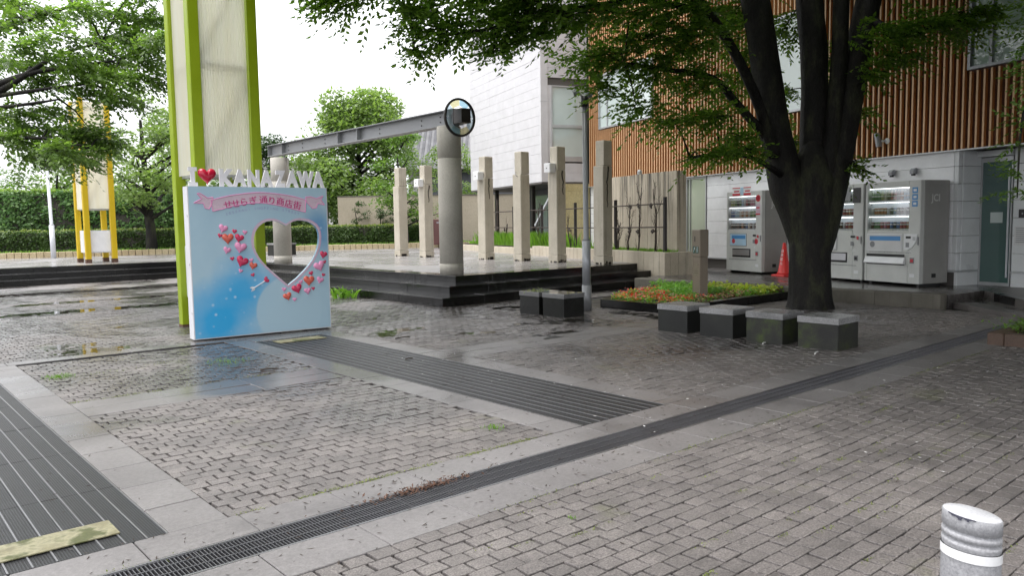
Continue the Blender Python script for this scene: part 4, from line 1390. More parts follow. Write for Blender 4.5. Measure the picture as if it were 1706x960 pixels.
def vending(s, w, label, rows, style):
    """s: right-hand end seen from the plaza (small s); local x to the left, y out"""
    o = thing("vending_machine", label, "vending machine", bp(s, .03, .19), WA, "vending machines against the building")
    H, Dp = 1.83, .70
    zb, zt = .965, 1.72          # display window
    xr = .235 if style != 2 else .20
    wx0, wx1 = xr, w - .055
    mb = MB()
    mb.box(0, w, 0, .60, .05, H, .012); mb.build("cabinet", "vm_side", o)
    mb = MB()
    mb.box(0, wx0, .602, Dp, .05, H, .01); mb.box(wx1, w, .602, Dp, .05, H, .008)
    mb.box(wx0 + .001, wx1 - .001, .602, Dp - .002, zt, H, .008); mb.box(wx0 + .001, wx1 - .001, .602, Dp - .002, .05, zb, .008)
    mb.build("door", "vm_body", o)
    mb = MB(); mb.box(wx0, wx1, .601, .604, zb, zt); mb.build("display_back", "vm_inner", o)
    for x in (.06, w - .10):
        mb = MB(); mb.box(x, x + .05, .1, .62, 0, .05); mb.build("foot", "black", o)
    for k in range(3):
        zz = zt - (zt - zb) / 3 * k - (.002 if k == 0 else .0015)
        mb = MB(); mb.box(wx0 + .02, wx1 - .02, .668, .680, zz - .010, zz - .001); mb.build("light_tube", "tube_light", o)
    mb = MB(); mb.add([(wx0, Dp - .008, zb), (wx1, Dp - .008, zb), (wx1, Dp - .008, zt), (wx0, Dp - .008, zt)], [(3, 2, 1, 0)]); mb.build("window_pane", "display_glass", o)
    n = 12
    sh = (zt - zb) / 3
    for r_, spec in enumerate(rows):
        z = zt - sh * (r_ + 1) + .035
        mb = MB(); mb.box(wx0 + .005, wx1 - .005, .606, .682, z - .035, z); mb.build("shelf", "vm_white", o)
        bt = MB()
        for k in range(n):
            x = wx1 - .03 - (k + .5) * (wx1 - wx0 - .05) / n
            bt.box(x - .021, x + .021, .6825, .686, z - .026, z - .008)
        bt.build("price_buttons", "pole_white", o)
        for k in range(n):
            col, kind = spec[k % len(spec)]
            x = wx1 - .03 - (k + .5) * (wx1 - wx0 - .05) / n
            new_obj("drink", bottle_mesh(kind, col), o, (x, .64, z + .0005))
    # advertising panel, coin unit, tray, coin return
    px0, px1, pz0, pz1 = (.36, w - .06, .62, .90) if style == 0 else ((.62, w - .20, .60, .90) if style == 1 else (.50, w - .14, .62, .88))
    mb = MB(); mb.box(px0 - .012, px1 + .012, Dp - .001, Dp + .003, pz0 - .012, pz1 + .012); mb.build("poster_frame", "steel_grey" if style else "vm_white", o)
    pf = MB(); pf.box(px0, px1, Dp + .0035, Dp + .006, pz0, pz1); pf.build("poster", "pale_blue_print" if style == 2 else "paper", o)
    mb = MB(); mb.box(px0 + .03, px1 - .06, Dp + .0065, Dp + .008, pz1 - .11, pz1 - .03); mb.build("poster_print", "blue_print" if style != 1 else "pale_pink", o)
    mb = MB()
    mb.lathe([(.055, 0), (.055, .0015)], 14); mb.v = [(px1 - .12 + x, Dp + .0066 + z, pz0 + .10 + y) for x, y, z in mb.v]
    mb.build("poster_badge", "steel_grey" if style == 0 else "red_print", o)
    if style == 0:
        mb = MB(); mb.prism([(.06, .16), (.14, .05), (.24, 0), (.31, 0), (.31, .28), (.04, .28)], 0, .012, (lambda x, y, z: (x, Dp + z, .63 + y)))
        mb.f = [tuple(reversed(f)) for f in mb.f]
        mb.build("coin_panel", "vm_white", o)
    mb = MB(); mb.box(.17, .27, Dp + .0125, Dp + .016, .83, .87); mb.build("price_display", "black", o)
    mb = MB(); mb.box(.20, .27, Dp + .0125, Dp + .018, .68, .76, .004); mb.build("note_slot", "steel_grey", o)
    mb = MB(); mb.box(.08, .13, Dp + .0125, Dp + .02, .80, .86, .004); mb.build("coin_slot", "trim_metal" if style == 0 else "red_print", o)
    if style == 2:
        mb = MB(); mb.lathe([(.06, 0), (.06, .004), (.03, .006), (.03, .003)], 16); mb.v = [(.17 + x, Dp + .001 + z, .72 + y) for x, y, z in mb.v]; mb.build("round_sticker", "red_print", o)
    tx0, tx1 = (.30, w - .05) if style == 0 else (.36, w - .22 if style == 2 else w - .06)
    mb = MB(); mb.box(tx0, tx1, Dp - .0015, Dp + .004, .36, .55); mb.build("tray_opening", "black", o)
    mb = MB()
    if style == 0:
        mb.prism([(.004, .375), (.055, .38), (.066, .395), (.05, .43), (.028, .495), (.004, .50)], tx0 - .02, tx1 + .01, lambda x, y, z: (z, Dp + x, y))
    else:
        mb.prism([(.004, .40), (.02, .40), (.012, .53), (.004, .53)], tx0 + .02, tx1 - .02, lambda x, y, z: (z, Dp + x, y))
    mb.build("tray_flap", "vm_white" if style == 0 else "galvanised", o)
    mb = MB(); mb.box(.10, .19, Dp + .001, Dp + .010, .40, .50, .004); mb.build("return_cup", "steel_grey", o)
    mb = MB(); mb.box(.115, .175, Dp + .0105, Dp + .012, .42, .475); mb.build("return_hole", "red_print" if style != 1 else "black", o)
    mb = MB(); mb.box(.02, .035, Dp + .001, Dp + .02, .72, .86, .004); mb.build("lock", "steel_grey", o)
    mb = MB(); mb.box(.09, .19, Dp + .001, Dp + .006, .16, .22, .002); mb.build("rating_plate", "vm_white", o)
    # rows of small notices under the tray or window
    mb = MB()
    x = w - .10
    while x > .16:
        q = random.uniform(.014, .03)
        mb.box(x - q, x, Dp + .0005, Dp + .002, (.30 if style else .575), (.318 if style else .59)); x -= q + .012
    mb.build("small_print", "steel_grey", o)
    text_part("logo", "JCI", .17, lambda x, y, d=0: (-.002, .34 - x, 1.47 + y), "vm_logo", o, .003)
    text_part("logo", "JCI", .06, lambda x, y, d=0: (.20 - x, Dp + .002, .575 + y), "vm_white", o, .002)
    for (y, z) in ((.45, .25), (.30, 1.2), (.5, .9), (.2, .6)):
        pass
    mb = MB(); mb.box(-.004, -.0005, .30, .40, .15, .22); mb.build("side_vent", "black", o)
    return o


B, K = "bottle", "can"
vmR = vending(9.64, 1.17, "largest looking grey vending machine, nearest the glass door, with a white flap tray",
              [[("green", B), ("green", B), ("green", B), ("lime", B), ("cream", B), ("brown", B), ("red", B), ("red", B), ("brown", B), ("orange", B), ("sky", B), ("sky", B)],
               [("silver", K), ("orange", K), ("orange", K), ("orange", K), ("orange", K), ("silver", K), ("black", K), ("blue", K), ("black", K), ("brown", K), ("silver", K), ("black", K)],
               [("brown", K), ("green", K), ("green", K), ("red", K), ("pink", K), ("red", K), ("blue", K), ("black", K), ("blue", K), ("red", K), ("red", K), ("orange", K)]], 0)
vmM = vending(10.86, 1.17, "grey vending machine half hidden behind the big tree trunk",
              [[("silver", B), ("red", B), ("pink", B), ("red", B), ("blue", B), ("sky", B), ("blue", B), ("sky", B), ("black", B), ("silver", B), ("black", B), ("silver", B)],
               [("orange", K), ("red", K), ("red", K), ("orange", K), ("brown", K), ("green", K), ("red", K), ("pink", K), ("red", K), ("red", K), ("orange", K), ("red", K)],
               [("red", K), ("cream", K), ("green", K), ("brown", K), ("black", K), ("brown", K), ("black", K), ("brown", K), ("silver", K), ("red", K), ("orange", K), ("red", K)]], 1)
vmL = vending(13.60, 1.19, "grey vending machine with red stickers standing apart behind the red cone",
              [[("lime", B), ("lime", B), ("green", B), ("black", B), ("green", B), ("sky", B), ("silver", B), ("red", B), ("brown", B), ("pink", B), ("pink", B), ("silver", B)],
               [("blue", B), ("blue", B), ("sky", B), ("sky", B), ("cream", B), ("orange", B), ("cream", B), ("orange", B), ("cream", B), ("green", B), ("lime", B), ("green", B)],
               [("brown", K), ("black", K), ("black", K), ("brown", K), ("black", K), ("orange", K), ("black", K), ("blue", K), ("cream", K), ("brown", K), ("silver", K), ("brown", K)]], 2)
# blue and red stickers
mb = MB()
for k in range(3):
    mb.box(.06, .17, .7005, .703, 1.38 + k * .115, 1.48 + k * .115)
mb.build("sticker_strip", "blue_print", vmR)
mb = MB()
for k in range(3):
    mb.box(.085, .145, .7035, .705, 1.41 + k * .115, 1.45 + k * .115)
mb.build("sticker_print", "vm_white", vmR)
mb = MB(); mb.box(.3, .62, .7005, .704, 1.52, 1.78); mb.build("dark_poster", "steel_grey", vmM)
mb = MB(); mb.box(.06, .24, .7045, .707, 1.48, 1.76); mb.build("dark_sticker", "black", vmM)
mb = MB(); mb.box(.68, .96, .6905, .6925, 1.52, 1.53); mb.box(.68, .96, .6905, .6925, 1.72, 1.73); mb.box(.68, .69, .6905, .6925, 1.53, 1.72); mb.box(.95, .96, .6905, .6925, 1.53, 1.72); mb.build("window_sticker", "vm_white", vmM)
for x0, x1 in ((.36, .60), (.72, .98)):
    mb = MB(); mb.box(x0, x1, .7005, .703, 1.74, 1.92); mb.build("top_card", "vm_white", vmL)
    mb = MB(); mb.box(x0, x1, .7032, .705, 1.74, 1.79); mb.box(x0, x1, .7032, .705, 1.90, 1.92); mb.box(x0 + .03, x1 - .05, .7032, .705, 1.82, 1.85); mb.build("card_print", "red_print", vmL)
mb = MB(); mb.box(.61, .71, .7005, .703, 1.76, 1.92); mb.build("top_card", "pale_blue_print", vmL)
mb = MB()
ring = [(.075, 0), (.075, .003), (.05, .003), (.05, 0)]
mb.lathe(ring, 18); mb.v = [(.12 + x, .7008 + z, 1.66 + y) for x, y, z in mb.v]; mb.build("ring_sticker", "red_print", vmL)
mb = MB(); mb.box(.05, .19, .7005, .703, 1.30, 1.54); mb.build("side_card", "pale_pink", vmL)
mb = MB(); mb.box(.05, .19, .7032, .705, 1.30, 1.33); mb.box(.07, .17, .7032, .705, 1.44, 1.47); mb.build("card_print", "red_print", vmL)

# ------------------------------------------------------------------ traffic cone
cone = thing("traffic_cone", "red traffic cone beside the left vending machine", "traffic cone", bp(13.02, .62, .19), WA)
mb = MB(); mb.box(-.19, .19, -.19, .19, 0, .035, .02); mb.build("base", "cone_red", cone)
mb = MB(); mb.lathe([(.15, .036), (.15, .06), (.135, .085), (.125, .09), (.032, .69), (.026, .70), (.0, .70)], 20); mb.build("body", "cone_red", cone, True)
cone_pts = "駐車禁止"
for k, ch_ in enumerate(cone_pts):
    z = .50 - k * .085
    rr = .125 - (z - .09) / .60 * .093 + .006
    a = radians(100)
    text_part("lettering", ch_, .075, (lambda z, rr: (lambda x, y, d=0: (rr * cos(a - x / rr) * (1 - (y) * .155 / max(rr, .01) * .9), rr * sin(a - x / rr) * (1 - y * .155 / max(rr, .01) * .9), z + y)))(z, rr), "white_paint", cone, .0)

# ------------------------------------------------------------------ flower bed
bed = thing("flower_bed", "flower bed with low black stone kerb beside the benches", "flower bed", (9.48, 7.15, 0))


def kerb_run(p, q, L):
    p, q = Vector(p), Vector(q)
    d = q - p
    k = max(1, int(round(d.length / L)))
    for i in range(k):
        a, b = p + d * (i / k), p + d * ((i + 1) / k)
        u = d.normalized() * .0015
        mb = MB(); mb.beam(a + u, b - u, .14, .17); mb.build("kerb_stone", "black_granite", bed, loc=(0, 0, .04))


kerb_run((.07, 1.58, 0), (.07, .14, 0), .75)
kerb_run((0, .07, 0), (3.1, .07, 0), .8)
kerb_run((.07, 1.58, 0), (2.2, 2.55, 0), .8)
mb = MB(); mb.prism([(.14, .14), (3.12, .14), (3.12, 2.6), (2.2, 2.48), (.14, 1.5)], -.05, .085); mb.build("soil", "soil", bed)


def plant_mesh(name, spec, n, rad, hh, seed):
    me_list = []
    for mname, cnt, size, zl, zh in spec:
        q = np.stack([np.clip(rng.normal(0, rad * .5, cnt), -rad, rad), np.clip(rng.normal(0, rad * .5, cnt), -rad, rad), rng.uniform(zl, zh, cnt)], 1)
        v_, f_ = leaves(q, size, .6, .75, 0)
        me_list.append((v_, f_, mname))
    V_ = np.concatenate([a for a, b, c_ in me_list]); off = 0; F_ = []; mi = []
    for i, (a, b, c_) in enumerate(me_list):
        F_.append(b + off); off += len(a); mi += [i] * len(b)
    me = np_mesh(name, V_, np.concatenate(F_), me_list[0][2])
    for a in me_list[1:]:
        me.materials.append(M[a[2]])
    me.polygons.foreach_set("material_index", mi)
    return me


PL = {}
for k in range(3):
    PL["red", k] = plant_mesh("bedding_plant", [("leaf_bedding", 46, .05, .0, .14), ("petal_red", 22, .04, .09, .17), ("petal_pink", 8, .035, .08, .16), ("leaf_lime", 8, .045, .05, .15)], 0, .13, .15, k)
    PL["pink", k] = plant_mesh("bedding_plant", [("leaf_bronze", 30, .05, .0, .12), ("petal_pink", 15, .038, .07, .15), ("leaf_bedding", 26, .05, .02, .13)], 0, .13, .15, k)
    PL["green", k] = plant_mesh("bedding_plant", [("leaf_bedding", 110, .055, .02, .24)], 0, .14, .2, k)
    PL["lime", k] = plant_mesh("bedding_plant", [("leaf_lime", 60, .07, .02, .2), ("leaf_bronze", 14, .06, .0, .12), ("leaf_bedding", 20, .06, 0, .15)], 0, .14, .2, k)
LABS = {"red": ("red begonia plant at the left end of the flower bed", "red begonias in the flower bed"),
        "pink": ("pink bronze leaved begonia along the front of the flower bed", "pink begonias in the flower bed"),
        "green": ("lush green leafy plant in the middle of the flower bed", "green plants in the flower bed"),
        "lime": ("lime yellow coleus plant at the right end of the flower bed", "coleus in the flower bed")}
for i in range(13):
    for j in range(10):
        x = 9.72 + i * .225 + random.uniform(-.05, .05)
        y = 7.42 + j * .225 + random.uniform(-.05, .05)
        if y > 8.58 + (x - 9.55) * .44 or x > 12.5 or y > 9.55:
            continue
        fr_ = (y - 7.3) / max(.3, (8.6 + (x - 9.55) * .44 - 7.3))
        edge = min(y - 7.3, 8.7 + (x - 9.55) * .44 - y)
        if x > 11.6:
            kind = "lime" if y < 8.6 and x > 11.75 else "green"
        elif x < 10.15 or (y > 8.25 and x < 10.7):
            kind = "red"
        elif edge < .42 or (x < 10.5):
            kind = "pink" if random.random() < .75 else "red"
        else:
            kind = "green"
        o = new_obj("bedding_plant", PL[kind, random.randint(0, 2)], None, (x, y, .085), random.uniform(0, 6.28))
        k = random.uniform(.85, 1.15)
        o.scale = (k, k, k * random.uniform(.6, .85) * (.72 if kind == 'green' else 1))
        tag(o, LABS[kind][0], "flower" if kind in ("red", "pink") else "plant", LABS[kind][1])

# ------------------------------------------------------------------ information post standing in the bed
sp_ = thing("information_post", "brown wooden information post with two green plates in the flower bed", "sign post", (10.88, 7.80, .0), radians(64))
mb = MB(); mb.box(-.13, .13, -.075, .075, 0, .80, .008); mb.build("post", "sign_wood", sp_)
mb = MB(); mb.box(-.14, .14, -.082, .082, .80, 1.24, .01); mb.build("head", "sign_wood", sp_)
FT = lambda x0, z0: (lambda x, y, d=0.0: (x0 - x, .0835 + d, z0 + y))
for x0 in (.052, -.052):
    mb = MB(); mb.box(x0 - .042, x0 + .042, .0822, .0845, .85, .965); mb.build("green_plate", "green_plate", sp_)
mb = MB()
for a, b in (((.075, .87), (.03, .945)), ((.03, .945), (.04, .91)), ((.03, .945), (.055, .935))):
    mb.beam((a[0], .0852, a[1]), (b[0], .0852, b[1]), .008, .001, (0, 1, 0))
mb.tube([(-.055, .0852, .865), (-.055, .0856, .93)], .006, 6); mb.lathe([(.011, 0), (.011, .001), (0, .001)], 10); mb.v[-30:] = [(-.055 + x, .0852 + z, .945 + y) for x, y, z in mb.v[-30:]]
mb.build("plate_symbol", "pole_white", sp_)
mb = MB(); mb.box(.015, .045, .0822, .084, 1.04, 1.13, .0); mb.build("small_figure", "black", sp_)
mb = MB()
for k in range(6):
    mb.box(-.095, .085 - (k % 3) * .02, .0752, .0765, .66 - k * .035, .668 - k * .035)
mb.build("engraved_lines", "cover_plate", sp_)

# ------------------------------------------------------------------ stone block benches
def bench(x, y, label, group, moss=False, rz=0.0, w=.455):
    o = thing("stone_bench", label, "bench", (x, y, 0), rz, group)
    h = w / 2
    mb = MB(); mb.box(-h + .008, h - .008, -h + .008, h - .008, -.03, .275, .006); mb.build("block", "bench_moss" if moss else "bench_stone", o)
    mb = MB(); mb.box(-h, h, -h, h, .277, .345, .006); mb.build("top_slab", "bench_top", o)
    return o


for k, (lab, ms) in enumerate((("mossy stone block bench nearest the drain, rightmost of the row of four", True), ("stone block bench next to the mossy one, with green moss on its side face", True),
                               ("dark stone block bench with a drinks can lying against it", False), ("dark stone block bench at the flower bed end of the row of four", False))):
    o = bench(8.13, 4.16 + .64 * k, lab, "row of four stone block benches", ms, random.uniform(-.02, .02), .47)
bench(8.24, 8.36, "dark stone block bench in front, of the pair beside the lamp post", "pair of stone block benches", False, .02)
bench(8.24, 8.88, "dark stone block bench behind, of the pair beside the lamp post", "pair of stone block benches", False, -.015)
lv, lf = leaves(rng.normal(0, 1, (120, 3)) * np.array([.10, .08, .006]) + np.array([8.22, 8.92, .352]), .03, .6, .4)
o = new_obj("moss", np_mesh("moss", lv, lf, "moss_blade")); tag(o, "moss growing on top of the rear bench of the pair", "moss", kind="stuff")
can = thing("drinks_can", "crushed silver drinks can lying beside a stone block bench", "can", (8.28, 5.13, .034), radians(20))
mb = MB(); mb.tube([(-.055, 0, 0), (-.05, 0, 0), (.05, .004, 0), (.056, .004, 0)], [.024, .031, .031, .024], 14); mb.build("body", "galvanised", can, True)
mb = MB(); mb.tube([(-.057, 0, 0), (-.0555, 0, 0)], [.02, .023], 14); mb.build("lid", "pole_white", can)

# ------------------------------------------------------------------ lamp posts
lamp = thing("lamp_post", "slim grey lamp post with small floodlights at its top beside the bench pair", "lamp post", (8.98, 8.58, -.02))
mb = MB(); mb.tube([(0, 0, 0), (-.002, 0, .42)], [.075, .075], 16); mb.build("rusty_base", "steel_grey", lamp, True)
mb = MB(); mb.tube([(-.002, 0, .42), (-.004, 0, 1.12)], [.066, .066], 16); mb.build("lower_pole", "pole_grey", lamp, True)
mb = MB(); mb.tube([(-.004, 0, 1.12), (-.005, 0, 1.16), (-.02, 0, 3.22)], [.066, .043, .040], 16); mb.build("upper_pole", "steel_grey", lamp, True)
mb = MB(); mb.tube([(-.02, 0, 3.20), (-.021, 0, 3.36)], [.056, .056], 12); mb.build("collar", "black", lamp, True)
for a in (2.4, 0.2):
    mb = MB(); mb.tube([(-.02, 0, 3.34), (-.02 + .1 * cos(a), .1 * sin(a), 3.40)], .012, 6); mb.build("arm", "steel_grey", lamp)
    mb = MB(); mb.tube([(-.02 + .08 * cos(a), .08 * sin(a), 3.43), (-.02 + .17 * cos(a), .17 * sin(a), 3.40)], [.03, .055], 10); mb.build("floodlight", "pole_grey", lamp)


def white_pole(x, y, h, label, head):
    o = thing("pole_light", label, "lamp post", (x, y, Z3), 0)
    mb = MB(); mb.tube([(0, 0, 0), (0, 0, 1.15)], [.085, .085], 12); mb.build("lower_pole", "pole_white", o, True)
    mb = MB(); mb.tube([(0, 0, 1.15), (0, 0, 1.2), (-.03, 0, h)], [.085, .055, .05], 12); mb.build("upper_pole", "pole_white", o, True)
    mb = MB(); mb.lathe([(.06, h), (.075, h + .02), (.075, h + head), (.0, h + head + .03)], 10, (-.03, 0, 0)); mb.build("lamp_head", "black", o)


white_pole(5.87, 31.4, 3.15, "pale lamp post before the tall hedge at the far left", .25)
white_pole(13.05, 28.0, 2.65, "pale lamp post seen through the heart shaped hole", .35)
ub = thing("black_stone_box", "black block seat on the platform seen through the heart shaped hole", "bench", (11.6, 25.4, Z3))
mb = MB(); mb.box(-.4, .4, -.25, .25, 0, .36, .01); mb.build("block", "bench_stone", ub)
mb = MB(); mb.box(-.42, .42, -.27, .27, .362, .42, .008); mb.build("top_slab", "bench_top", ub)

# ------------------------------------------------------------------ row of square concrete pillars
PILL = [(12.24, 2.80, 1), (13.74, 2.79, 2), (15.04, 2.77, 3), (16.49, 2.75, 2), (19.30, 2.70, 2), (20.67, 2.72, 0)]
LB = ["square concrete pillar nearest the slim lamp post, cracked near its top", "square concrete pillar with white box lamp, nearest the yellow tiled wall", "square concrete pillar with a bare cable loop instead of a lamp",
      "square concrete pillar just right of the round column, with white box lamp", "square concrete pillar just left of the round column, with white box lamp and dark stains", "leftmost square concrete pillar with no lamp box"]
for (y, h, kind), lab in zip(PILL, LB):
    o = thing("concrete_pillar", lab, "pillar", (13.36, y, Z3), 0, "row of square concrete pillars")
    w = .16
    mb = MB(); mb.box(-w, w, -w, w, .0, .186, .008); mb.build("foot", "pillar_concrete", o)
    mb = MB(); mb.box(-w + .004, w - .004, -w + .004, w - .004, .197, h - .566, .014); mb.build("shaft", "pillar_concrete", o)
    tw_ = .125
    mb = MB(); mb.box(-tw_, w - .006, -w + .008, tw_ - .02, h - .556, h, .012); mb.build("head", "pillar_concrete", o)
    st = MB()
    for _ in range(7):
        x = random.uniform(-w + .02, w - .08)
        st.box(x, x + random.uniform(.03, .07), -w - .003, -w + .002, .004, random.uniform(.03, .08))
    for _ in range(4):
        y_ = random.uniform(-w + .02, w - .08)
        st.box(-w - .003, -w + .002, y_, y_ + .05, .004, random.uniform(.02, .05))
    st.build("base_stain", "stain", o)
    if kind == 2:
        mb = MB(); mb.box(-.34, -.135, -.12, .10, h - .62, h - .40, .015); mb.build("box_lamp", "white_paint", o)
        mb = MB(); mb.box(-.348, -.3405, -.02, .0, h - .53, h - .505, .0); mb.build("box_switch", "black", o)
    if kind == 3:
        mb = MB()
        mb.tube([(-.14 - .07 * sin(t), -.02 + .04 * cos(t), h - .57 + .06 * cos(t)) for t in [k * .7 for k in range(9)]], .008, 5)
        mb.build("cable_loop", "steel_grey", o)
    if kind in (1, 2):
        mb = MB()
        x = random.uniform(-.08, .06); z = h - .58
        pts = []
        while z > h - (1.5 if kind == 1 else 1.15):
            pts.append((x, -w + .003, z)); z -= random.uniform(.04, .09); x += random.uniform(-.022, .022)
        mb.tube(pts, [.020 * (1 - k / len(pts) * .7) + .003 for k in range(len(pts))], 5)
        mb.build("crack", "stain", o)

# ------------------------------------------------------------------ two round columns, the steel beam on them and its ring
def column(x, y, h, lab):
    o = thing("round_column", lab, "column", (x, y, Z3), 0, "round concrete columns under the beam")
    r_ = .232
    mb = MB(); mb.lathe([(r_ + .002, 0), (r_ + .002, .20), (r_ - .004, .206)], 36); mb.build("foot_ring", "column_concrete", o, True)
    mb = MB(); mb.lathe([(r_ - .006, .206), (r_, .21), (r_, h - .62), (r_ - .004, h - .615)], 36); mb.build("shaft", "column_concrete", o, True)
    mb = MB(); mb.lathe([(r_ - .006, h - .615), (r_, h - .61), (r_ + .002, h - .01), (r_ - .01, h), (0, h)], 36); mb.build("head_ring", "column_concrete", o, True)


column(9.18, 12.42, 2.86, "round concrete column on the platform corner under the ring")
column(9.05, 19.75, 2.78, "round concrete column behind the photo board, under the far end of the beam")
beam = thing("steel_beam", "long grey steel beam resting on the two round columns", "beam", (9.18, 12.42, 3.285))
ya, yb, bh, bw = -.30, 8.1, .30, .24
for nm_, (z0, z1) in (("lower_flange", (0, .018)), ("upper_flange", (bh - .018, bh))):
    mb = MB(); mb.box(-bw / 2, bw / 2, ya, yb, z0, z1); mb.build(nm_, "steel_grey", beam)
mb = MB(); mb.box(-.009, .009, ya, yb, .0185, bh - .0185); mb.build("web", "steel_grey", beam)
for y in (-.28, -.18, 3.3, 4.2, 7.2, 8.05):
    mb = MB(); mb.box(-bw / 2 + .006, -.010, y, y + .014, .019, bh - .019); mb.build("stiffener", "steel_grey", beam)
mb = MB()
for y in (.25, .9, 2.5, 5.0, 6.2, 7.0):
    for z in (.10, .20):
        mb.tube([(-.022, y, z), (-.0095, y, z)], .014, 6)
mb.build("bolts", "dark_steel", beam)
mb = MB(); mb.box(-.11, .11, -.56, ya - .002, .01, bh - .02, .004); mb.build("end_block", "dark_steel", beam)
mb = MB(); mb.box(-.15, .15, .0 - .15, .15, -.006, -.001); mb.build("bearing_plate", "dark_steel", beam)
ring = thing("ring_ornament", "round pale glass disc in a dark ring round the near end of the beam", "ornament", (9.18, 12.42 - .36, 3.285 + .13))
mb = MB()
n = 48
R_, r_ = .345, .024
for i in range(n):
    for j in range(8):
        a, b = 2 * pi * i / n, 2 * pi * j / 8
        mb.v.append(((R_ + r_ * cos(b)) * cos(a), r_ * 1.4 * sin(b), (R_ + r_ * cos(b)) * sin(a)))
for i in range(n):
    for j in range(8):
        mb.f.append((i * 8 + j, i * 8 + (j + 1) % 8, ((i + 1) % n) * 8 + (j + 1) % 8, ((i + 1) % n) * 8 + j))
mb.build("rim", "dark_steel", ring, True)
hole = .155
for k in range(8):
    a0, a1 = 2 * pi * k / 8 + .02, 2 * pi * (k + 1) / 8 - .02
    arc = [(.325 * cos(a0 + (a1 - a0) * i / 6), .325 * sin(a0 + (a1 - a0) * i / 6)) for i in range(7)] + [(hole * 1.42 * cos(a1), hole * 1.42 * sin(a1)), (hole * 1.42 * cos(a0), hole * 1.42 * sin(a0))]
    mb = MB(); mb.prism(arc, -.006, .006, lambda x, y, z: (x, z, y)); mb.build("glass_segment", ("ring_glass", "ring_glass_blue", "ring_glass_cream", "ring_glass")[k % 4], ring)

# ------------------------------------------------------------------ painted steel towers with ribbed translucent cladding
def tower(x, y, z, w, d, pw_, paint, label, h, pz, boxz):
    o = thing("steel_tower", label, "tower", (x, y, z))
    for px, py in ((0, 0), (w, 0), (0, d), (w, d)):
        q = new_obj("leg", None, o, (px, py, 0))
        mb = MB(); mb.box(-pw_ / 2, pw_ / 2, -pw_ / 2, pw_ / 2, .0, h, .008); mb.build("post", paint, q)
        mb = MB(); mb.box(-pw_ / 2 - .004, pw_ / 2 + .004, -pw_ / 2 - .004, pw_ / 2 + .004, 0, .03 if z < .1 else .12); mb.build("rusty_foot", "litter_brown", q)
    g_ = pw_ / 2 + .004
    faces = [((g_, -.02), (w - g_, -.02)), ((-.02, d - g_), (-.02, g_))]
    for i, (a, b) in enumerate(faces):
        a, b = Vector((*a, 0)), Vector((*b, 0))
        L = (b - a).length
        u = (b - a) / L
        nrm = Vector((u.y, -u.x, 0))
        k = int(L / .018)
        mb = MB()
        for j in range(k + 1):
            t_ = a + u * (L * j / k) + nrm * (.005 if j % 2 else 0)
            mb.v += [(t_.x, t_.y, pz), (t_.x, t_.y, h - .1)]
        for j in range(k):
            mb.f.append((2 * j, 2 * j + 2, 2 * j + 3, 2 * j + 1))
        mb.build("cladding", "polycarbonate", o)
    for zz in (pz - .03, pz + 1.45, pz + 2.9, h - .06):
        mb = MB()
        s_ = .03
        mb.box(g_, w - g_, -.012 + s_, .03 + s_, zz, zz + .05); mb.box(g_, w - g_, d - .03 - s_, d + .012 - s_, zz, zz + .05)
        mb.box(-.012 + s_, .03 + s_, g_, d - g_, zz, zz + .05); mb.box(w - .03 - s_, w + .012 - s_, g_, d - g_, zz, zz + .05)
        mb.build("rail", "steel_grey" if zz > pz else "trim_metal", o)
    for zz in (pz, pz + 1.45):
        mb = MB()
        mb.beam((g_, .05, zz + .06), (w - g_, .05, zz + 1.40), .04, .04); mb.beam((.05, g_, zz + .06), (.05, d - g_, zz + 1.40), .04, .04)
        mb.build("brace", "trim_metal", o)
    mb = MB(); mb.box(.01, w - .01, .03, d - .03, boxz[0], boxz[1], .01); mb.build("panel_box", "pole_white", o)
    mb = MB(); mb.box(g_, w - g_, .02, .029, boxz[0] + .03, boxz[1] - .03); mb.build("box_face", "white_paint", o)


tower(3.77, 10.73, 0, .79, .79, .145, "lime_paint", "lime green steel tower with ribbed translucent cladding behind the photo board", 5.6, 2.12, (.42, 1.15))
tower(5.62, 25.30, Z3, .70, 1.0, .145, "yellow_paint", "yellow steel tower on the platform before the tall hedge", 4.75, 1.58, (.30, .95))

# ------------------------------------------------------------------ photo board with the heart-shaped hole
BW_, BH_, BT = 1.79, 1.905, .21
bd = thing("photo_board", "pale blue photo board with a heart shaped hole and white letters along the top", "photo board", (3.30, 9.81, .0), radians(-4.66))
ST = lambda d0: (lambda x, y, d=0.0: (x, -d0 - d, y))
hole_pts = [(1.212, 1.408), (1.256, 1.440), (1.314, 1.465), (1.380, 1.477), (1.445, 1.473), (1.508, 1.460), (1.561, 1.435), (1.605, 1.400), (1.634, 1.359), (1.652, 1.305), (1.656, 1.245), (1.650, 1.175), (1.632, 1.103), (1.600, 1.026), (1.557, 0.949),
            (1.507, .887), (1.449, 0.826), (1.390, .770), (1.328, 0.715), (1.209, 0.630), (1.150, .685), (1.099, 0.732), (1.043, .783), (0.991, 0.834), (.936, .890), (0.885, 0.949), (.842, 1.010), (0.808, 1.075), (.787, 1.143), (0.781, 1.212),
            (.788, 1.275), (0.806, 1.333), (.832, 1.378), (0.864, 1.413), (.910, 1.447), (0.962, 1.468), (1.018, 1.476), (1.073, 1.472), (1.118, 1.458), (1.156, 1.436)]
hole_ccw = hole_pts[::-1]
outer = [(.012, .03), (BW_ - .012, .03), (BW_ - .012, BH_), (.012, BH_)]


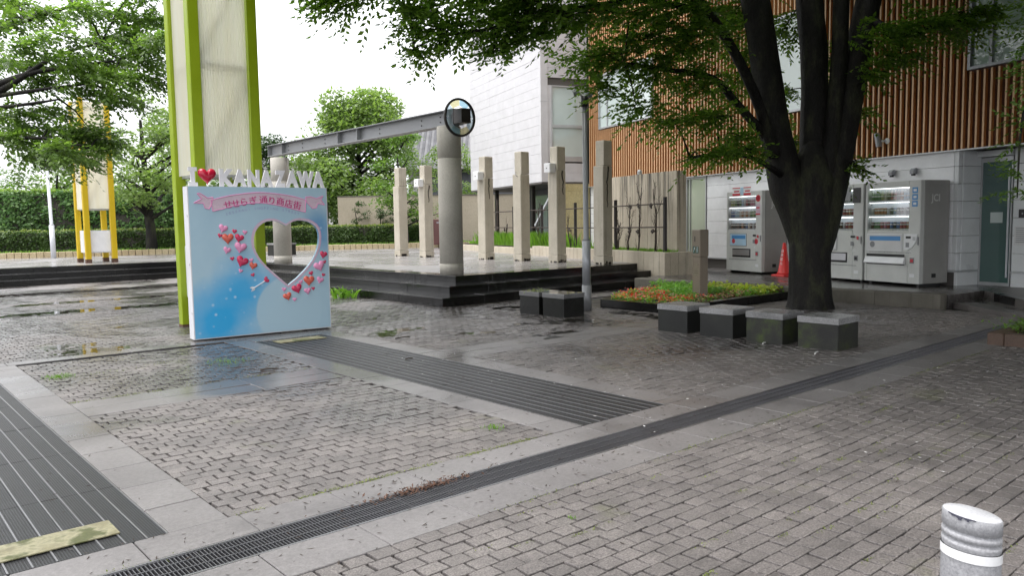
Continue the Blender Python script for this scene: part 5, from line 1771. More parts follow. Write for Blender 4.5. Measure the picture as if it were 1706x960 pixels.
def plate(mb, d0, flip):
    allp = outer + hole_ccw
    tri = tessellate_polygon([[Vector((x, y, 0)) for x, y in outer], [Vector((x, y, 0)) for x, y in hole_ccw[::-1]]])
    fs = []
    for a, b, c_ in tri:
        (x0, y0), (x1, y1), (x2, y2) = allp_h[a], allp_h[b], allp_h[c_]
        cc = (x1 - x0) * (y2 - y0) - (x2 - x0) * (y1 - y0)
        fs.append((a, b, c_) if (cc > 0) != flip else (a, c_, b))
    mb.add([(x, d0, y) for x, y in allp_h], fs)


allp_h = outer + hole_ccw[::-1]
mb = MB(); plate(mb, 0.0, False)
nH = len(hole_ccw)
base_ = len(mb.v)
mb.add([(x, 0, y) for x, y in hole_pts] + [(x, .045, y) for x, y in hole_pts], [((i + 1) % nH, i, nH + i, nH + (i + 1) % nH) for i in range(nH)])
mb.build("front_panel", "board_print", bd)
mb = MB()
mb.box(0, .03, .002, BT - .002, .02, BH_ + .003); mb.box(BW_ - .03, BW_, .002, BT - .002, .02, BH_ + .003); mb.box(.03, BW_ - .03, .002, BT - .002, BH_ - .03, BH_ + .003); mb.box(.03, BW_ - .03, .002, BT - .002, .02, .05)
mb.build("casing", "panel_print_edge", bd)
mb = MB(); plate(mb, .045, True); mb.build("rear_sheet", "panel_print_edge", bd)
mb = MB()
for x in (.45, 1.72):
    mb.box(x, x + .03, .05, BT - .01, .05, BH_ - .031)
mb.build("strut", "galvanised", bd)
for z in (.35, .95, 1.55):
    mb = MB(); mb.tube([(-.004, .05, z), (.001, .05, z)], .012, 8); mb.build("rivet", "galvanised", bd)
mb = MB(); mb.box(.04, 1.1, .03, BT - .03, -.03, .019); mb.box(1.45, 1.75, .03, BT - .03, -.03, .019); mb.build("base_weight", "black", bd)
# pink outline round the hole
cx, cy = 1.215, 1.09
for nm_, s0, s1, mat_ in (("hole_outline", 1.005, 1.055, "lilac_text"), ("hole_outline", 1.062, 1.075, "pink_print")):
    mb = MB()
    A_ = [(cx + (x - cx) * s0, cy + (y - cy) * s0 + (.0)) for x, y in hole_pts]; B_ = [(cx + (x - cx) * s1, cy + (y - cy) * s1) for x, y in hole_pts]
    mb.add([(x, -.002, y) for x, y in A_] + [(x, -.002, y) for x, y in B_], [(i, (i + 1) % nH, nH + (i + 1) % nH, nH + i) for i in range(nH)])
    mb.build(nm_, "pale_pink" if mat_ == "lilac_text" else mat_, bd)
# ribbon
RT = [(0.272, 1.736), (0.415, 1.776), (0.599, 1.811), (0.868, 1.838), (1.144, 1.819), (1.342, 1.787), (1.487, 1.746)]
RB = [(1.479, 1.587), (1.335, 1.621), (1.138, 1.671), (0.863, 1.708), (0.593, 1.678), (0.408, 1.631), (0.29, 1.603)]


def smooth(pts, k=4):
    out_ = []
    for i in range(len(pts) - 1):
        p0, p1, p2, p3 = pts[max(0, i - 1)], pts[i], pts[i + 1], pts[min(len(pts) - 1, i + 2)]
        for j in range(k):
            t = j / k
            out_.append(tuple(.5 * ((2 * b) + (c_ - a) * t + (2 * a - 5 * b + 4 * c_ - d_) * t * t + (-a + 3 * b - 3 * c_ + d_) * t ** 3) for a, b, c_, d_ in zip(p0, p1, p2, p3)))
    return out_ + [pts[-1]]


def printed(poly, depth, mat_, name, line=None):
    mb = MB(); mb.flat(poly, lambda x, y: (x, -depth, y)); mb.f = [f for f in mb.f]
    mb.build(name, mat_, bd)
    if line:
        mb = MB(); nP = len(poly)
        for i in range(nP):
            a, b = Vector((*poly[i], 0)), Vector((*poly[(i + 1) % nP], 0))
            mb.tube([(a.x, -depth - .0005, a.y), (b.x, -depth - .0005, b.y)], .0062, 5)
        mb.build(name + "_outline", line, bd)


def ccw(p):
    return p if sum(p[i][0] * p[(i + 1) % len(p)][1] - p[(i + 1) % len(p)][0] * p[i][1] for i in range(len(p))) > 0 else p[::-1]


tl = [(.30, 1.775), (.235, 1.765), (.15, 1.822), (.113, 1.820), (.165, 1.755), (.071, 1.705), (.182, 1.700), (.20, 1.64), (.25, 1.63), (.29, 1.72)]
tr2 = [(1.49, 1.785), (1.56, 1.79), (1.64, 1.765), (1.735, 1.800), (1.70, 1.752), (1.752, 1.680), (1.655, 1.70), (1.634, 1.642), (1.58, 1.635), (1.50, 1.72)]
printed(ccw(tl), .002, "pale_pink", "ribbon_tail", "pink_print"); printed(ccw(tr2), .002, "pale_pink", "ribbon_tail", "pink_print")
printed(ccw(smooth(RT) + smooth(RB)), .004, "pale_pink", "ribbon", "pink_print")
CH = [(0.476, 1.684), (0.573, 1.697), (0.674, 1.719), (0.788, 1.735), (0.924, 1.746), (1.034, 1.736), (1.146, 1.725), (1.258, 1.698), (1.372, 1.676)]
for (x0, y0), ch_, a in zip(CH, "せせらぎ通り商店街", (12, 11, 9, 5, 1, -3, -8, -11, -12)):
    ca, sa = cos(radians(a)), sin(radians(a))
    text_part("lettering", ch_, .112, (lambda x0, y0, ca, sa: (lambda x, y, d=0: (x0 + (x * ca - (y - .042) * sa), -.0068, y0 + (x * sa + (y - .042) * ca))))(x0, y0, ca, sa), "pink_text", bd, .0)
    for dx, dd in ((.0022, .0003), (-.0022, .0006)):
        text_part("lettering", ch_, .112, (lambda x0, y0, ca, sa, dx, dd: (lambda x, y, d=0: (x0 + dx + (x * ca - (y - .042) * sa), -.0068 - dd, y0 + (x * sa + (y - .042) * ca))))(x0, y0, ca, sa, dx, dd), "pink_text", bd, .0)
ENG = "SESERAGI SHOPPING STREET"
for k, ch_ in enumerate(ENG):
    if ch_ == " ":
        continue
    u = k / (len(ENG) - 1)
    x0 = .457 + u * .925
    y0 = 1.565 + .073 * (1 - (2 * u - 1) ** 2)
    a = radians(20 * (.5 - u))
    ca, sa = cos(a), sin(a)
    text_part("lettering", ch_, .046, (lambda x0, y0, ca, sa: (lambda x, y, d=0: (x0 + (x * ca - (y - .016) * sa), -.002, y0 + (x * sa + (y - .016) * ca))))(x0, y0, ca, sa), "lilac_text", bd, .0006)
HEARTS = [(0.402, 1.381, 0.117, 0), (0.542, 1.346, 0.063, 1), (0.671, 1.33, 0.064, 0), (0.362, 1.297, 0.062, 1), (0.456, 1.255, 0.151, 2), (0.596, 1.257, 0.119, 1), (0.606, 1.136, 0.159, 0), (0.439, 1.109, 0.099, 0), (0.5, 1.003, 0.058, 1), (0.617, 0.958, 0.159, 1), (0.739, 0.974, 0.059, 0), (0.757, 0.9, 0.108, 2), (0.596, 0.845, 0.058, 0), (0.752, 0.786, 0.054, 1), (1.709, 1.009, 0.109, 1), (1.724, 0.911, 0.055, 1), (1.649, 0.854, 0.156, 0), (1.529, 0.768, 0.065, 1), (1.699, 0.737, 0.054, 1), (1.493, 0.668, 0.154, 2), (1.648, 0.668, 0.102, 0), (1.384, 0.66, 0.059, 0), (1.328, 0.57, 0.145, 1), (1.47, 0.532, 0.1, 0), (1.548, 0.562, 0.054, 1), (1.149, 0.573, 0.063, 0), (1.194, 0.477, 0.12, 2), (1.287, 0.431, 0.058, 0)]
for x0, y0, w, k in HEARTS:
    a = random.uniform(-.45, .45)
    P_ = [(x0 + (x * cos(a) - y * sin(a)), y0 + (x * sin(a) + y * cos(a))) for x, y in heart2d(w, 20)]
    mb = MB(); puffy(mb, P_, lambda x, y, z: (x, -.001 - z, y), w * .16, (x0, y0 - w * .02))
    mb.f = [tuple(reversed(f)) for f in mb.f]
    mb.build("printed_heart", ("heart_pink", "heart_red", "heart_orange")[k], bd, True)
# arrow with a heart tip
mb = MB(); mb.tube([(.735, -.003, .607), (.90, -.003, .700)], .0075, 6); mb.build("arrow_shaft", "pole_white", bd)
mb = MB()
for sgn in (1, -1):
    mb.flat(ccw([(.735, .607), (.70, .625) if sgn > 0 else (.715, .575), (.735, .640) if sgn > 0 else (.765, .590), (.775, .630)]), lambda x, y: (x, -.004, y))
mb.build("arrow_fletching", "pole_white", bd)
P_ = [(.915 + (x * cos(-1.0) - y * sin(-1.0)), .712 + (x * sin(-1.0) + y * cos(-1.0))) for x, y in heart2d(.085, 20)]
mb = MB(); puffy(mb, P_, lambda x, y, z: (x, -.003 - z, y), .006, (.915, .712)); mb.f = [tuple(reversed(f)) for f in mb.f]; mb.build("arrow_heart", "heart_red", bd, True)
# the letters standing on top
def letter(ch_, x0, w, h=.222):
    vs, fs = text_geo(ch_, 1.0, .055)
    xs = [q[0] for q in vs]; ys = [q[1] for q in vs]
    ax, bx, ay, by = min(xs), max(xs), min(ys), max(ys)
    Tm = lambda x, y, d=0.0: (x0 + ((x - ax) / (bx - ax) - .5) * w, .085 - d, BH_ + .004 + (y - ay) / (by - ay) * h)
    q = MB()
    n_ = len(vs)
    q.add([Tm(x, y, .03) for x, y in vs] + [Tm(x, y, 0) for x, y in vs], list(fs) + [tuple(n_ + i for i in reversed(f)) for f in fs])
    st_ = set()
    for f in fs:
        for i in range(len(f)):
            st_.add((f[i], f[(i + 1) % len(f)]))
    q.f += [(b, a, n_ + a, n_ + b) for a, b in st_ if (b, a) not in st_]
    q.build("letter", "letter_white", bd)


for ch_, x0, w in (("K", .500, .185), ("A", .658, .172), ("N", .835, .150), ("A", 1.000, .172), ("Z", 1.180, .138), ("A", 1.340, .172), ("W", 1.528, .225), ("A", 1.705, .168)):
    letter(ch_, x0, w)
mb = MB()
mb.box(.065, .113, .055, .085, BH_ + .053, BH_ + .190); mb.box(.034, .144, .055, .085, BH_ + .004, BH_ + .0525); mb.box(.038, .140, .055, .085, BH_ + .1905, BH_ + .238)
mb.build("letter", "letter_white", bd)
P_ = heart2d(.225, 30, .262, BH_ + .125)
mb = MB()
puffy(mb, P_, lambda x, y, z: (x, .075 - z, y), .05, (.262, BH_ + .120)); nf = len(mb.f); mb.f = [tuple(reversed(f)) for f in mb.f]
puffy(mb, P_, lambda x, y, z: (x, .075 + z, y), .03, (.262, BH_ + .120))
mb.build("letter_heart", "red_gloss", bd, True)

# ------------------------------------------------------------------ bollard
plain("bollard_dirt", (.06, .06, .085), .7)
bo = thing("stone_bollard", "pale granite bollard with slanted top and white band, nearest the camera", "bollard", (1.925, .635, 0))
R_ = .061
tilt = lambda x, y: -(x * .62 - y * .35) * .18       # the top slopes down to the right


def loft(prof, name, mat_, top=False):
    n_ = 40
    mb = MB()
    for r_, z, k in prof:
        for i in range(n_):
            a = 2 * pi * i / n_
            x, y = r_ * cos(a), r_ * sin(a)
            mb.v.append((x, y, z + k * (-(x * .76 - y * .65) * .16)))
    for i in range(len(prof) - 1):
        for j in range(n_):
            jj = (j + 1) % n_
            mb.f.append((i * n_ + j, i * n_ + jj, (i + 1) * n_ + jj, (i + 1) * n_ + j))
    if top:
        mb.f.append(tuple((len(prof) - 1) * n_ + j for j in range(n_)))
    return mb.build(name, mat_, bo, True)


loft([(R_, -.02, 0), (R_, .60, 0), (R_, .624, .55)], "shaft", "bollard_stone")
loft([(R_ + .0015, .6245, .55), (R_ + .0015, .646, .6)], "white_band", "white_paint")
loft([(R_ - .001, .6465, .6), (R_, .654, .65), (R_, .660, .68), (R_ - .006, .6635, .7), (R_ - .006, .666, .7), (R_, .6695, .74), (R_, .680, .78), (R_ - .006, .6835, .8), (R_ - .006, .686, .8), (R_, .6895, .84), (R_, .720, 1.0), (R_ - .002, .7225, 1.0)], "grooved_head", "bollard_stone")
loft([(R_ - .002, .7226, 1.0), (R_ - .005, .7245, 1.0), (.02, .7248, 1.0)], "top_face", "bollard_top", True)
mb = MB()
for i in range(40):
    a = radians(150 + i * 1.4)
    r_ = R_ + .0003
    x, y = r_ * cos(a), r_ * sin(a)
    z = .7215 + (-(x * .76 - y * .65) * .16)
    mb.box(x - .0014, x + .0014, y - .0014, y + .0014, z - abs(random.gauss(.002, .0028)) * sin(pi * (i + .5) / 40), z + .0008)
mb.build("rim_dirt", "bollard_dirt", bo)

# ------------------------------------------------------------------ weeds, moss in the joints, litter
def tuft(name, x, y, z, rad, k, h, label, mat_="grass_blade"):
    mb = MB()
    for _ in range(k):
        a, rr = random.uniform(0, 2 * pi), random.uniform(0, rad)
        p = Vector((x + rr * cos(a), y + rr * sin(a), z))
        d = Vector((random.uniform(-.6, .6), random.uniform(-.6, .6), 1)).normalized()
        L = h * random.uniform(.5, 1.1)
        s_ = d.cross(Vector((random.uniform(-1, 1), random.uniform(-1, 1), .1))).normalized() * L * .06
        m_ = p + d * L * .55
        e = p + d * L * .85 + Vector((d.x, d.y, -.25)) * L * .3
        mb.add([p - s_, p + s_, m_ + s_ * .8, e, m_ - s_ * .8], [(0, 1, 2, 3, 4)])
    o = mb.build(name, mat_)
    return tag(o, label, "weed")


tuft("grass_tuft", 3.34, 4.08, 0, .09, 90, .035, "bright green grass tuft among the paving bricks near the ribbed grating")
tuft("grass_tuft", 1.55, 8.42, 0, .16, 160, .04, "grass tuft in the paving at the far end of the left slab strip")
tuft("grass_tuft", 7.45, 13.6, 0, .25, 70, .30, "long blades of grass growing at the foot of the steps")
tuft("grass_tuft", 7.55, 14.8, 0, .2, 40, .20, "shorter blades of grass at the foot of the steps nearer the photo board")
tuft("grass_tuft", 2.56, 2.56, 0, .025, 30, .02, "tiny bright green weed in a brick joint near the drain")
tuft("grass_tuft", 3.05, 8.1, 0, .28, 120, .035, "mossy grass patch in front of the photo board")
mj = []
def strip(x0, y0, x1, y1, k, w, z=.002):
    t = rng.uniform(0, 1, k) ** 1.0
    keep = np.sin(t * 37 + x0 * 5) + np.sin(t * 13 + y0) > rng.uniform(-1.6, 1.4, k)
    t = t[keep]
    mj.append(np.stack([x0 + (x1 - x0) * t + rng.normal(0, w, len(t)), y0 + (y1 - y0) * t + rng.normal(0, w, len(t)), rng.normal(z, .003, len(t))], 1))


strip(1.4, 3.705, 3.5, 3.705, 2600, .010); strip(2.2, 2.875, 9.0, 2.87, 1700, .012); strip(1.37, 7.07, 2.1, 7.07, 700, .012); strip(1.45, 8.3, 2.6, 8.5, 600, .06)
strip(-.9, 3.44, 1.15, 3.44, 2200, .014, -.006); strip(2.3, 7.1, 3.5, 7.1, 500, .03)
for _ in range(110):
    x, y = random.uniform(.6, 6.5), random.uniform(.3, 2.8)
    x = 1.4 + (x - 1.2)
    yy = round((y + 1.2) / .09) * .09 - 1.2
    strip(x, yy, x + random.uniform(.05, .3), yy, random.randint(20, 90), .006)
lv, lf = leaves(np.concatenate(mj), .011, .8, .45)
o = new_obj("joint_moss", np_mesh("joint_moss", lv, lf, "moss_blade")); tag(o, "yellowish moss in the joints of the paving", "moss", kind="stuff")
# fallen twigs, petals and bits
bits = []
for _ in range(900):
    x, y = random.uniform(-1, 12.5), random.uniform(-.5, 10.5)
    bits.append((x, y, .004 if random.random() < .9 else .006))
for _ in range(420):
    x = random.uniform(.7, 5.2)
    bits.append((x, random.choice((random.gauss(3.56, .09), random.gauss(3.04, .10), random.uniform(3.7, 5.5))), .005))
lv, lf = leaves(np.array(bits), .032, .12, .2, 0)
o = new_obj("fallen_bits", np_mesh("fallen_bits", lv, lf, "twig")); tag(o, "scattered dark leaf bits and twigs on the paving", "leaf litter", kind="stuff")
bits = [(random.uniform(4, 12), random.uniform(1.0, 7.0), .005) for _ in range(420)]
lv, lf = leaves(np.array(bits), .022, .15, .4, 0)
o = new_obj("fallen_petals", np_mesh("fallen_petals", lv, lf, "paper")); tag(o, "pale fallen petals scattered on the paving under the tree", "petals", kind="stuff")
for (x, y, L, a, lab) in ((7.62, 4.02, .16, .3, "pale stick on the paving in front of the mossy bench"), (7.83, 4.75, .10, .25, "pale stick in front of the second bench of the row"), (5.25, 8.15, .22, .05, "dark stick lying near the far end of the ribbed grating"),
                        (4.45, 6.8, .09, .1, "dark scrap lying on the ribbed grating"), (3.15, 7.3, .16, -.2, "dark twig on the pale slabs beside the ribbed grating")):
    mb = MB(); mb.tube([(-L / 2, 0, 0), (0, .008, .004), (L / 2, 0, 0)], .007, 5)
    o = mb.build("fallen_stick", "litter_white" if lab.startswith("pale") else "twig", None, loc=(x, y, .010), rotz=a); tag(o, lab, "stick")

# ================================================================== TREES, HEDGES AND WHAT STANDS BEHIND
def wood(mb, path, n=10, wob=.06):
    pts = [Vector(q[:3]) for q in path]
    rad = [q[3] for q in path]
    P2, R2 = [], []
    for i in range(len(pts) - 1):
        p0, p1, p2, p3 = pts[max(0, i - 1)], pts[i], pts[i + 1], pts[min(len(pts) - 1, i + 2)]
        for j in range(4):
            t = j / 4
            P2.append(.5 * ((2 * p1) + (p2 - p0) * t + (2 * p0 - 5 * p1 + 4 * p2 - p3) * t * t + (-p0 + 3 * p1 - 3 * p2 + p3) * t ** 3))
            R2.append(rad[i] + (rad[i + 1] - rad[i]) * t)
    P2.append(pts[-1]); R2.append(rad[-1])
    mb.tube(P2, R2, n, True, wob)


def ridged(mb, path, n=28, amp=.05, flare=0.0, seed=0):
    """thick trunk or limb with bark ridges and buttress lobes"""
    from mathutils import noise as mn
    k0 = len(mb.v)
    wood(mb, path, n, 0)
    rows = (len(path) - 1) * 4 + 1
    pts = []
    for i in range(rows):
        c_ = sum((Vector(mb.v[k0 + i * n + j]) for j in range(n)), Vector()) / n
        for j in range(n):
            p = Vector(mb.v[k0 + i * n + j])
            d = p - c_
            a = 2 * pi * j / n
            f_ = 1 + amp * mn.fractal(Vector((cos(a) * 1.6 + seed, sin(a) * 1.6, c_.z * .9)), 1, 2, 4) + amp * .35 * mn.noise(Vector((cos(a) * 7, sin(a) * 7 + seed, c_.z * 2.2)))
            if flare and c_.z < .35:
                f_ += flare * (1 - c_.z / .35) ** 2 * (.6 + .6 * mn.noise(Vector((cos(a) * 2.2, sin(a) * 2.2, 3 + seed))))
            pts.append(c_ + d * f_)
    for i, p in enumerate(pts):
        mb.v[k0 + i] = tuple(p)


tree = thing("shade_tree", "big dark trunked shade tree forking into heavy limbs behind the stone benches", "tree", (0, 0, 0))
mb = MB(); ridged(mb, TRUNK, 48, .10, .16, 1); mb.build("trunk", "bark", tree, True)
for i, L in enumerate((LIMB_A, LIMB_B, LIMB_C, LIMB_D)):
    mb = MB(); ridged(mb, L, 24, .08, 0, i * 3.1); mb.build("limb", "bark", tree, True)
for L in (LIMB_E, LIMB_F, LIMB_G, LIMB_H, LIMB_I, LIMB_J, LIMB_K):
    mb = MB(); wood(mb, L, 9, .05); mb.build("branch", "bark", tree, True)
TC = (11.6, 6.3)
v1, f1 = clump_sprays(CLUMPS, 36, .42, .095, TC)
v2, f2 = clump_sprays(NEAR_CLUMPS, 60, .36, .085, TC)
# upper crown: foliage tiers spread over the limbs, above the frame, widened and thickened to shade the ground
up_cl = []
for k in range(330):
    a, rr = random.uniform(0, 2 * pi), 8.2 * sqrt(random.uniform(.01, 1))
    z = max(4.6, random.uniform(5.6, 10.5) - .22 * rr)
    x, y = TC[0] + rr * cos(a), TC[1] + rr * sin(a)
    if in_frame((x, y, z - .5), .02):
        continue
    up_cl.append((x, y, z, random.uniform(.5, .95), random.uniform(.18, .35)))
v3, f3 = clump_sprays(up_cl, 34, .6, .15, TC, 11)
V_ = np.concatenate([v1, v2, v3]); F_ = np.concatenate([f1, f2 + len(v1), f3 + len(v1) + len(v2)])
new_obj("crown", np_mesh("crown", V_, F_, "leaf_zelkova"), tree)
# fine twigs that carry the sprays
tw_ = MB()
for cl, par in ((CLUMPS, (LIMB_A, LIMB_E, LIMB_F, LIMB_G, LIMB_D, LIMB_I, LIMB_K, LIMB_B)), (NEAR_CLUMPS, (LIMB_H, LIMB_J))):
    nodes_ = [Vector(q[:3]) for L in par for q in L]
    for x, y, z, r_, h_ in cl:
        c_ = Vector((x, y, z))
        b_ = min(nodes_, key=lambda q: (q - c_).length)
        if (b_ - c_).length < 3:
            m_ = (b_ + c_) / 2 + Vector((0, 0, .08))
            tw_.tube([b_, m_, c_], [.016, .011, .006], 5)
        for _ in range(5):
            e = c_ + Vector((random.uniform(-1, 1) * r_, random.uniform(-1, 1) * r_, random.uniform(-1, .6) * h_))
            tw_.tube([c_, (c_ + e) / 2 + Vector((0, 0, .03)), e], [.007, .005, .003], 4)
tw_.build("twigs", "bark", tree)["kind"] = "stuff"

# big tree whose boughs reach in at the upper left
lt = thing("spreading_tree", "spreading tree whose layered boughs fill the upper left corner", "tree", (0, 0, 0))
bx, by, _ = LEFT_BASE
mb = MB(); ridged(mb, [(bx, by, -.05, .30), (bx, by, .9, .25), (bx + .3, by - .1, 1.7, .22), (bx + .64, by - .2, 2.0, .17)], 24, .08, .2, 5); mb.build("trunk", "bark_pale", lt, True)
for L in LEFT_BRANCHES:
    mb = MB(); wood(mb, L, 8, .05); mb.build("branch", "bark", lt, True)
v1, f1 = clump_sprays(LEFT_CLUMPS, 34, .46, .10, (bx, by))
up_cl = [(bx + random.uniform(-3, 1.5), by + random.uniform(-3, 3), random.uniform(5.0, 7.5), random.uniform(.5, .9), .3) for _ in range(16)]
v2, f2 = clump_sprays(up_cl, 6, .5, .11, (bx, by), 11)
new_obj("crown", np_mesh("crown", np.concatenate([v1, v2]), np.concatenate([f1, f2 + len(v1)]), "leaf_left"), lt)
tw_ = MB()
nodes_ = [Vector(q[:3]) for L in LEFT_BRANCHES for q in L]
for x, y, z, r_, h_ in LEFT_CLUMPS:
    c_ = Vector((x, y, z)); b_ = min(nodes_, key=lambda q: (q - c_).length)
    tw_.tube([b_, (b_ + c_) / 2 + Vector((0, 0, .06)), c_], [.018, .012, .006], 5)
    for _ in range(4):
        e = c_ + Vector((random.uniform(-1, 1) * r_, random.uniform(-1, 1) * r_, random.uniform(-1, .7) * h_)); tw_.tube([c_, e], [.007, .003], 4)
tw_.build("twigs", "bark", lt)["kind"] = "stuff"

# hanging sprays at the right edge, from a tree outside the frame
rt = thing("edge_tree", "tree whose small leafy twigs hang in at the right edge", "tree", (0, 0, 0))
mb = MB(); wood(mb, RIGHT_TWIG, 6); wood(mb, [(9.9, 1.2, 0, .12), (9.7, 1.35, 1.8, .10), (9.0, 1.6, 3.2, .06), (7.83, 2.09, 3.56, .03)], 10); mb.build("trunk", "bark", rt, True)
v1, f1 = clump_sprays(RIGHT_SPRAYS, 160, .22, .05, (7.9, 2.0), 9)
v2, f2 = clump_sprays([q for q in [(9.8 + random.uniform(-6.2, 6), -3.0 + random.uniform(-6, 5.4), random.uniform(3.9, 7.2), .85, .3) for _ in range(460)] if not in_frame((q[0], q[1], q[2] - .5), .05)], 22, .5, .13, (9.3, 0), 11)  # wide unseen crown, added overhead to shade the ground on the right
new_obj("crown", np_mesh("crown", np.concatenate([v1, v2]), np.concatenate([f1, f2 + len(v1)]), "leaf_young"), rt)


def bg_tree(x, y, z, h, crown_r, label, mat_, trunk_h, seed, lobes=16, lsize=.16, nleaf=9000, group=None, squash=.8, name="garden_tree", tr=.16, bare=0):
    rs = random.Random(seed)
    o = thing(name, label, "tree", (x, y, z), 0, group)
    mb = MB()
    top = Vector((rs.uniform(-.3, .3), rs.uniform(-.3, .3), h * .8))
    wood(mb, [(0, 0, 0, tr * 1.25), (0, 0, trunk_h * .5, tr), (top.x * .3, top.y * .3, trunk_h, tr * .85), (top.x, top.y, h * .8, tr * .25)], 10, .06)
    mb.build("trunk", "bark", o, True)
    br = MB(); cl = []
    for i in range(lobes):
        a = rs.uniform(0, 2 * pi)
        zz = trunk_h + (h - trunk_h) * rs.uniform(.05, .98)
        u = (zz - trunk_h) / (h - trunk_h)
        rr = crown_r * (sin(pi * min(1, .22 + u * .75)) ** .8) * rs.uniform(.45, 1.0)
        e = Vector((rr * cos(a), rr * sin(a), zz))
        s_ = Vector((top.x * .4, top.y * .4, max(trunk_h * .75, zz - rr * .55)))
        br.tube([s_, (s_ + e) / 2 + Vector((0, 0, .05 * rr)), e], [tr * .4, tr * .25, tr * .08], 6)
        cl.append((e, crown_r * rs.uniform(.26, .42)))
        for _ in range(bare):
            e2 = s_.lerp(e, rs.uniform(.4, .9)); q = e2 + Vector((rs.uniform(-.6, .6), rs.uniform(-.6, .6), rs.uniform(-.2, .6))) * crown_r * .4
            br.tube([e2, q], [tr * .14, tr * .05], 5); cl.append((q, crown_r * .2))
    br.build("branches", "bark", o)
    C_ = []
    per = nleaf // len(cl)
    for e, r_ in cl:
        u = rng.normal(0, 1, (per, 3)); u /= np.linalg.norm(u, axis=1)[:, None]
        C_.append(np.array(e) + u * (rng.uniform(.35, 1, per) ** .5)[:, None] * np.array([r_, r_, r_ * squash]))
    lv, lf = leaves(np.concatenate(C_), lsize, .5, .55)
    new_obj("crown", np_mesh("crown", lv, lf, mat_), o)
    return o


bg_tree(9.18, 31.5, Z3, 6.3, 2.6, "pruned tree with dark angular branches before the tall hedge on the left", "leaf_bright", 1.7, 3, 15, .15, 7000, None, .5, "garden_tree", .19, 2)
bg_tree(20.5, 35.4, 0, 7.5, 3.9, "big rounded bright green tree beyond the low hedge in the middle", "leaf_bright", 1.6, 5, 46, .21, 36000, None, .8, "garden_tree", .22, 1)
bg_tree(18.35, 28.0, .3, 4.9, 2.0, "thin pruned tree with twisted branches behind the left square pillars", "leaf_young", 1.3, 8, 12, .13, 3600, None, .45, "garden_tree", .11, 2)
bg_tree(17.6, 38.5, 0, 5.8, 2.3, "dark green bushy tree at the left of the big bright one", "leaf_dark", 1.2, 9, 18, .15, 9000, None, .8, "garden_tree", .16)
bg_tree(15.6, 41.5, 0, 3.8, 1.8, "low yellowish green tree behind the letters of the photo board", "leaf_young", 1.0, 12, 14, .14, 6000, None, .8, "garden_tree", .12)
bg_tree(13.2, 43.5, 0, 4.3, 2.0, "leafy tree just left of the far round column, beyond the hedge", "leaf_bright", 1.0, 13, 14, .15, 6000, None, .8, "garden_tree", .12)
bg_tree(1.6, 42, 0, 5.5, 2.8, "reddish leaved tree behind the tall hedge at the far left", "leaf_russet", 1.4, 21, 18, .15, 8000, None, .8, "garden_tree", .16)
bg_tree(8.3, 44, 0, 5.2, 2.6, "yellow green bushy tree behind the tall hedge near the yellow tower", "leaf_young", 1.2, 22, 18, .15, 8000, None, .8, "garden_tree", .16)
bg_tree(12.6, 41, 0, 6.8, 3.0, "dense green tree behind the pruned tree on the left", "leaf_bright", 1.4, 24, 20, .16, 10000, None, .8, "garden_tree", .18)
bg_tree(24.2, 33.0, 0, 5.2, 2.2, "bright green tree just left of the tiled house", "leaf_bright", 1.4, 26, 14, .15, 7000, None, .8, "garden_tree", .15)


def hedge(p, q, depth, z0, h, label, mat_, top_mat, n, size, name="clipped_hedge", wob=.06):
    """a hedge between p and q: leafy faces with a lighter flush of new growth on top"""
    p, q = Vector((*p, 0)), Vector((*q, 0))
    L = (q - p).length
    u = (q - p) / L
    nrm = Vector((u.y, -u.x, 0))
    if nrm.dot(Vector((0, 0, 0)) - p) < 0:
        nrm = -nrm
    o = thing(name, label, "hedge", (p.x, p.y, z0))
    core = MB()
    a, b = Vector((0, 0, 0)), q - p
    cs = [a - nrm * .12, b - nrm * .12, b - nrm * (depth - .12), a - nrm * (depth - .12)]
    core.add([(c_.x, c_.y, z) for z in (0.02, h - .12) for c_ in cs], [(0, 1, 2, 3), (7, 6, 5, 4), (0, 4, 5, 1), (1, 5, 6, 2), (2, 6, 7, 3), (3, 7, 4, 0)])
    core.build("inner_twigs", "bark_pale", o)
    from mathutils import noise as mn
    n1, n2 = int(n * .72), n - int(n * .72)
    s = rng.uniform(0, L, n1); zz = rng.uniform(.06, h, n1) ; off = np.array([mn.fractal(Vector((a_ * 1.6, b_ * 1.9, 2.2)), 1, 2, 3) for a_, b_ in zip(s, zz)])
    P1 = np.array(u)[None] * s[:, None] + np.array(nrm)[None] * (off * wob * 2.2 - rng.uniform(0, .10, n1))[:, None] + np.array([0, 0, 1.])[None] * zz[:, None]
    v_, f_ = leaves(P1, size, .5, .6, .3, .35, np.tile(np.array(nrm) + np.array([0, 0, .35]), (n1, 1)))
    new_obj("foliage", np_mesh("foliage", v_, f_, mat_), o)
    s = rng.uniform(0, L, n2); t = rng.uniform(0, depth, n2)
    off = np.array([mn.fractal(Vector((a_ * 1.6, b_ * 1.9, 7.2)), 1, 2, 3) for a_, b_ in zip(s, t)])
    P2 = np.array(u)[None] * s[:, None] - np.array(nrm)[None] * t[:, None] + np.array([0, 0, 1.])[None] * (h + off * wob - rng.uniform(-.02, .05, n2))[:, None]
    v_, f_ = leaves(P2, size * .9, .5, .55, -.2)
    new_obj("new_growth", np_mesh("new_growth", v_, f_, top_mat), o)
    return o


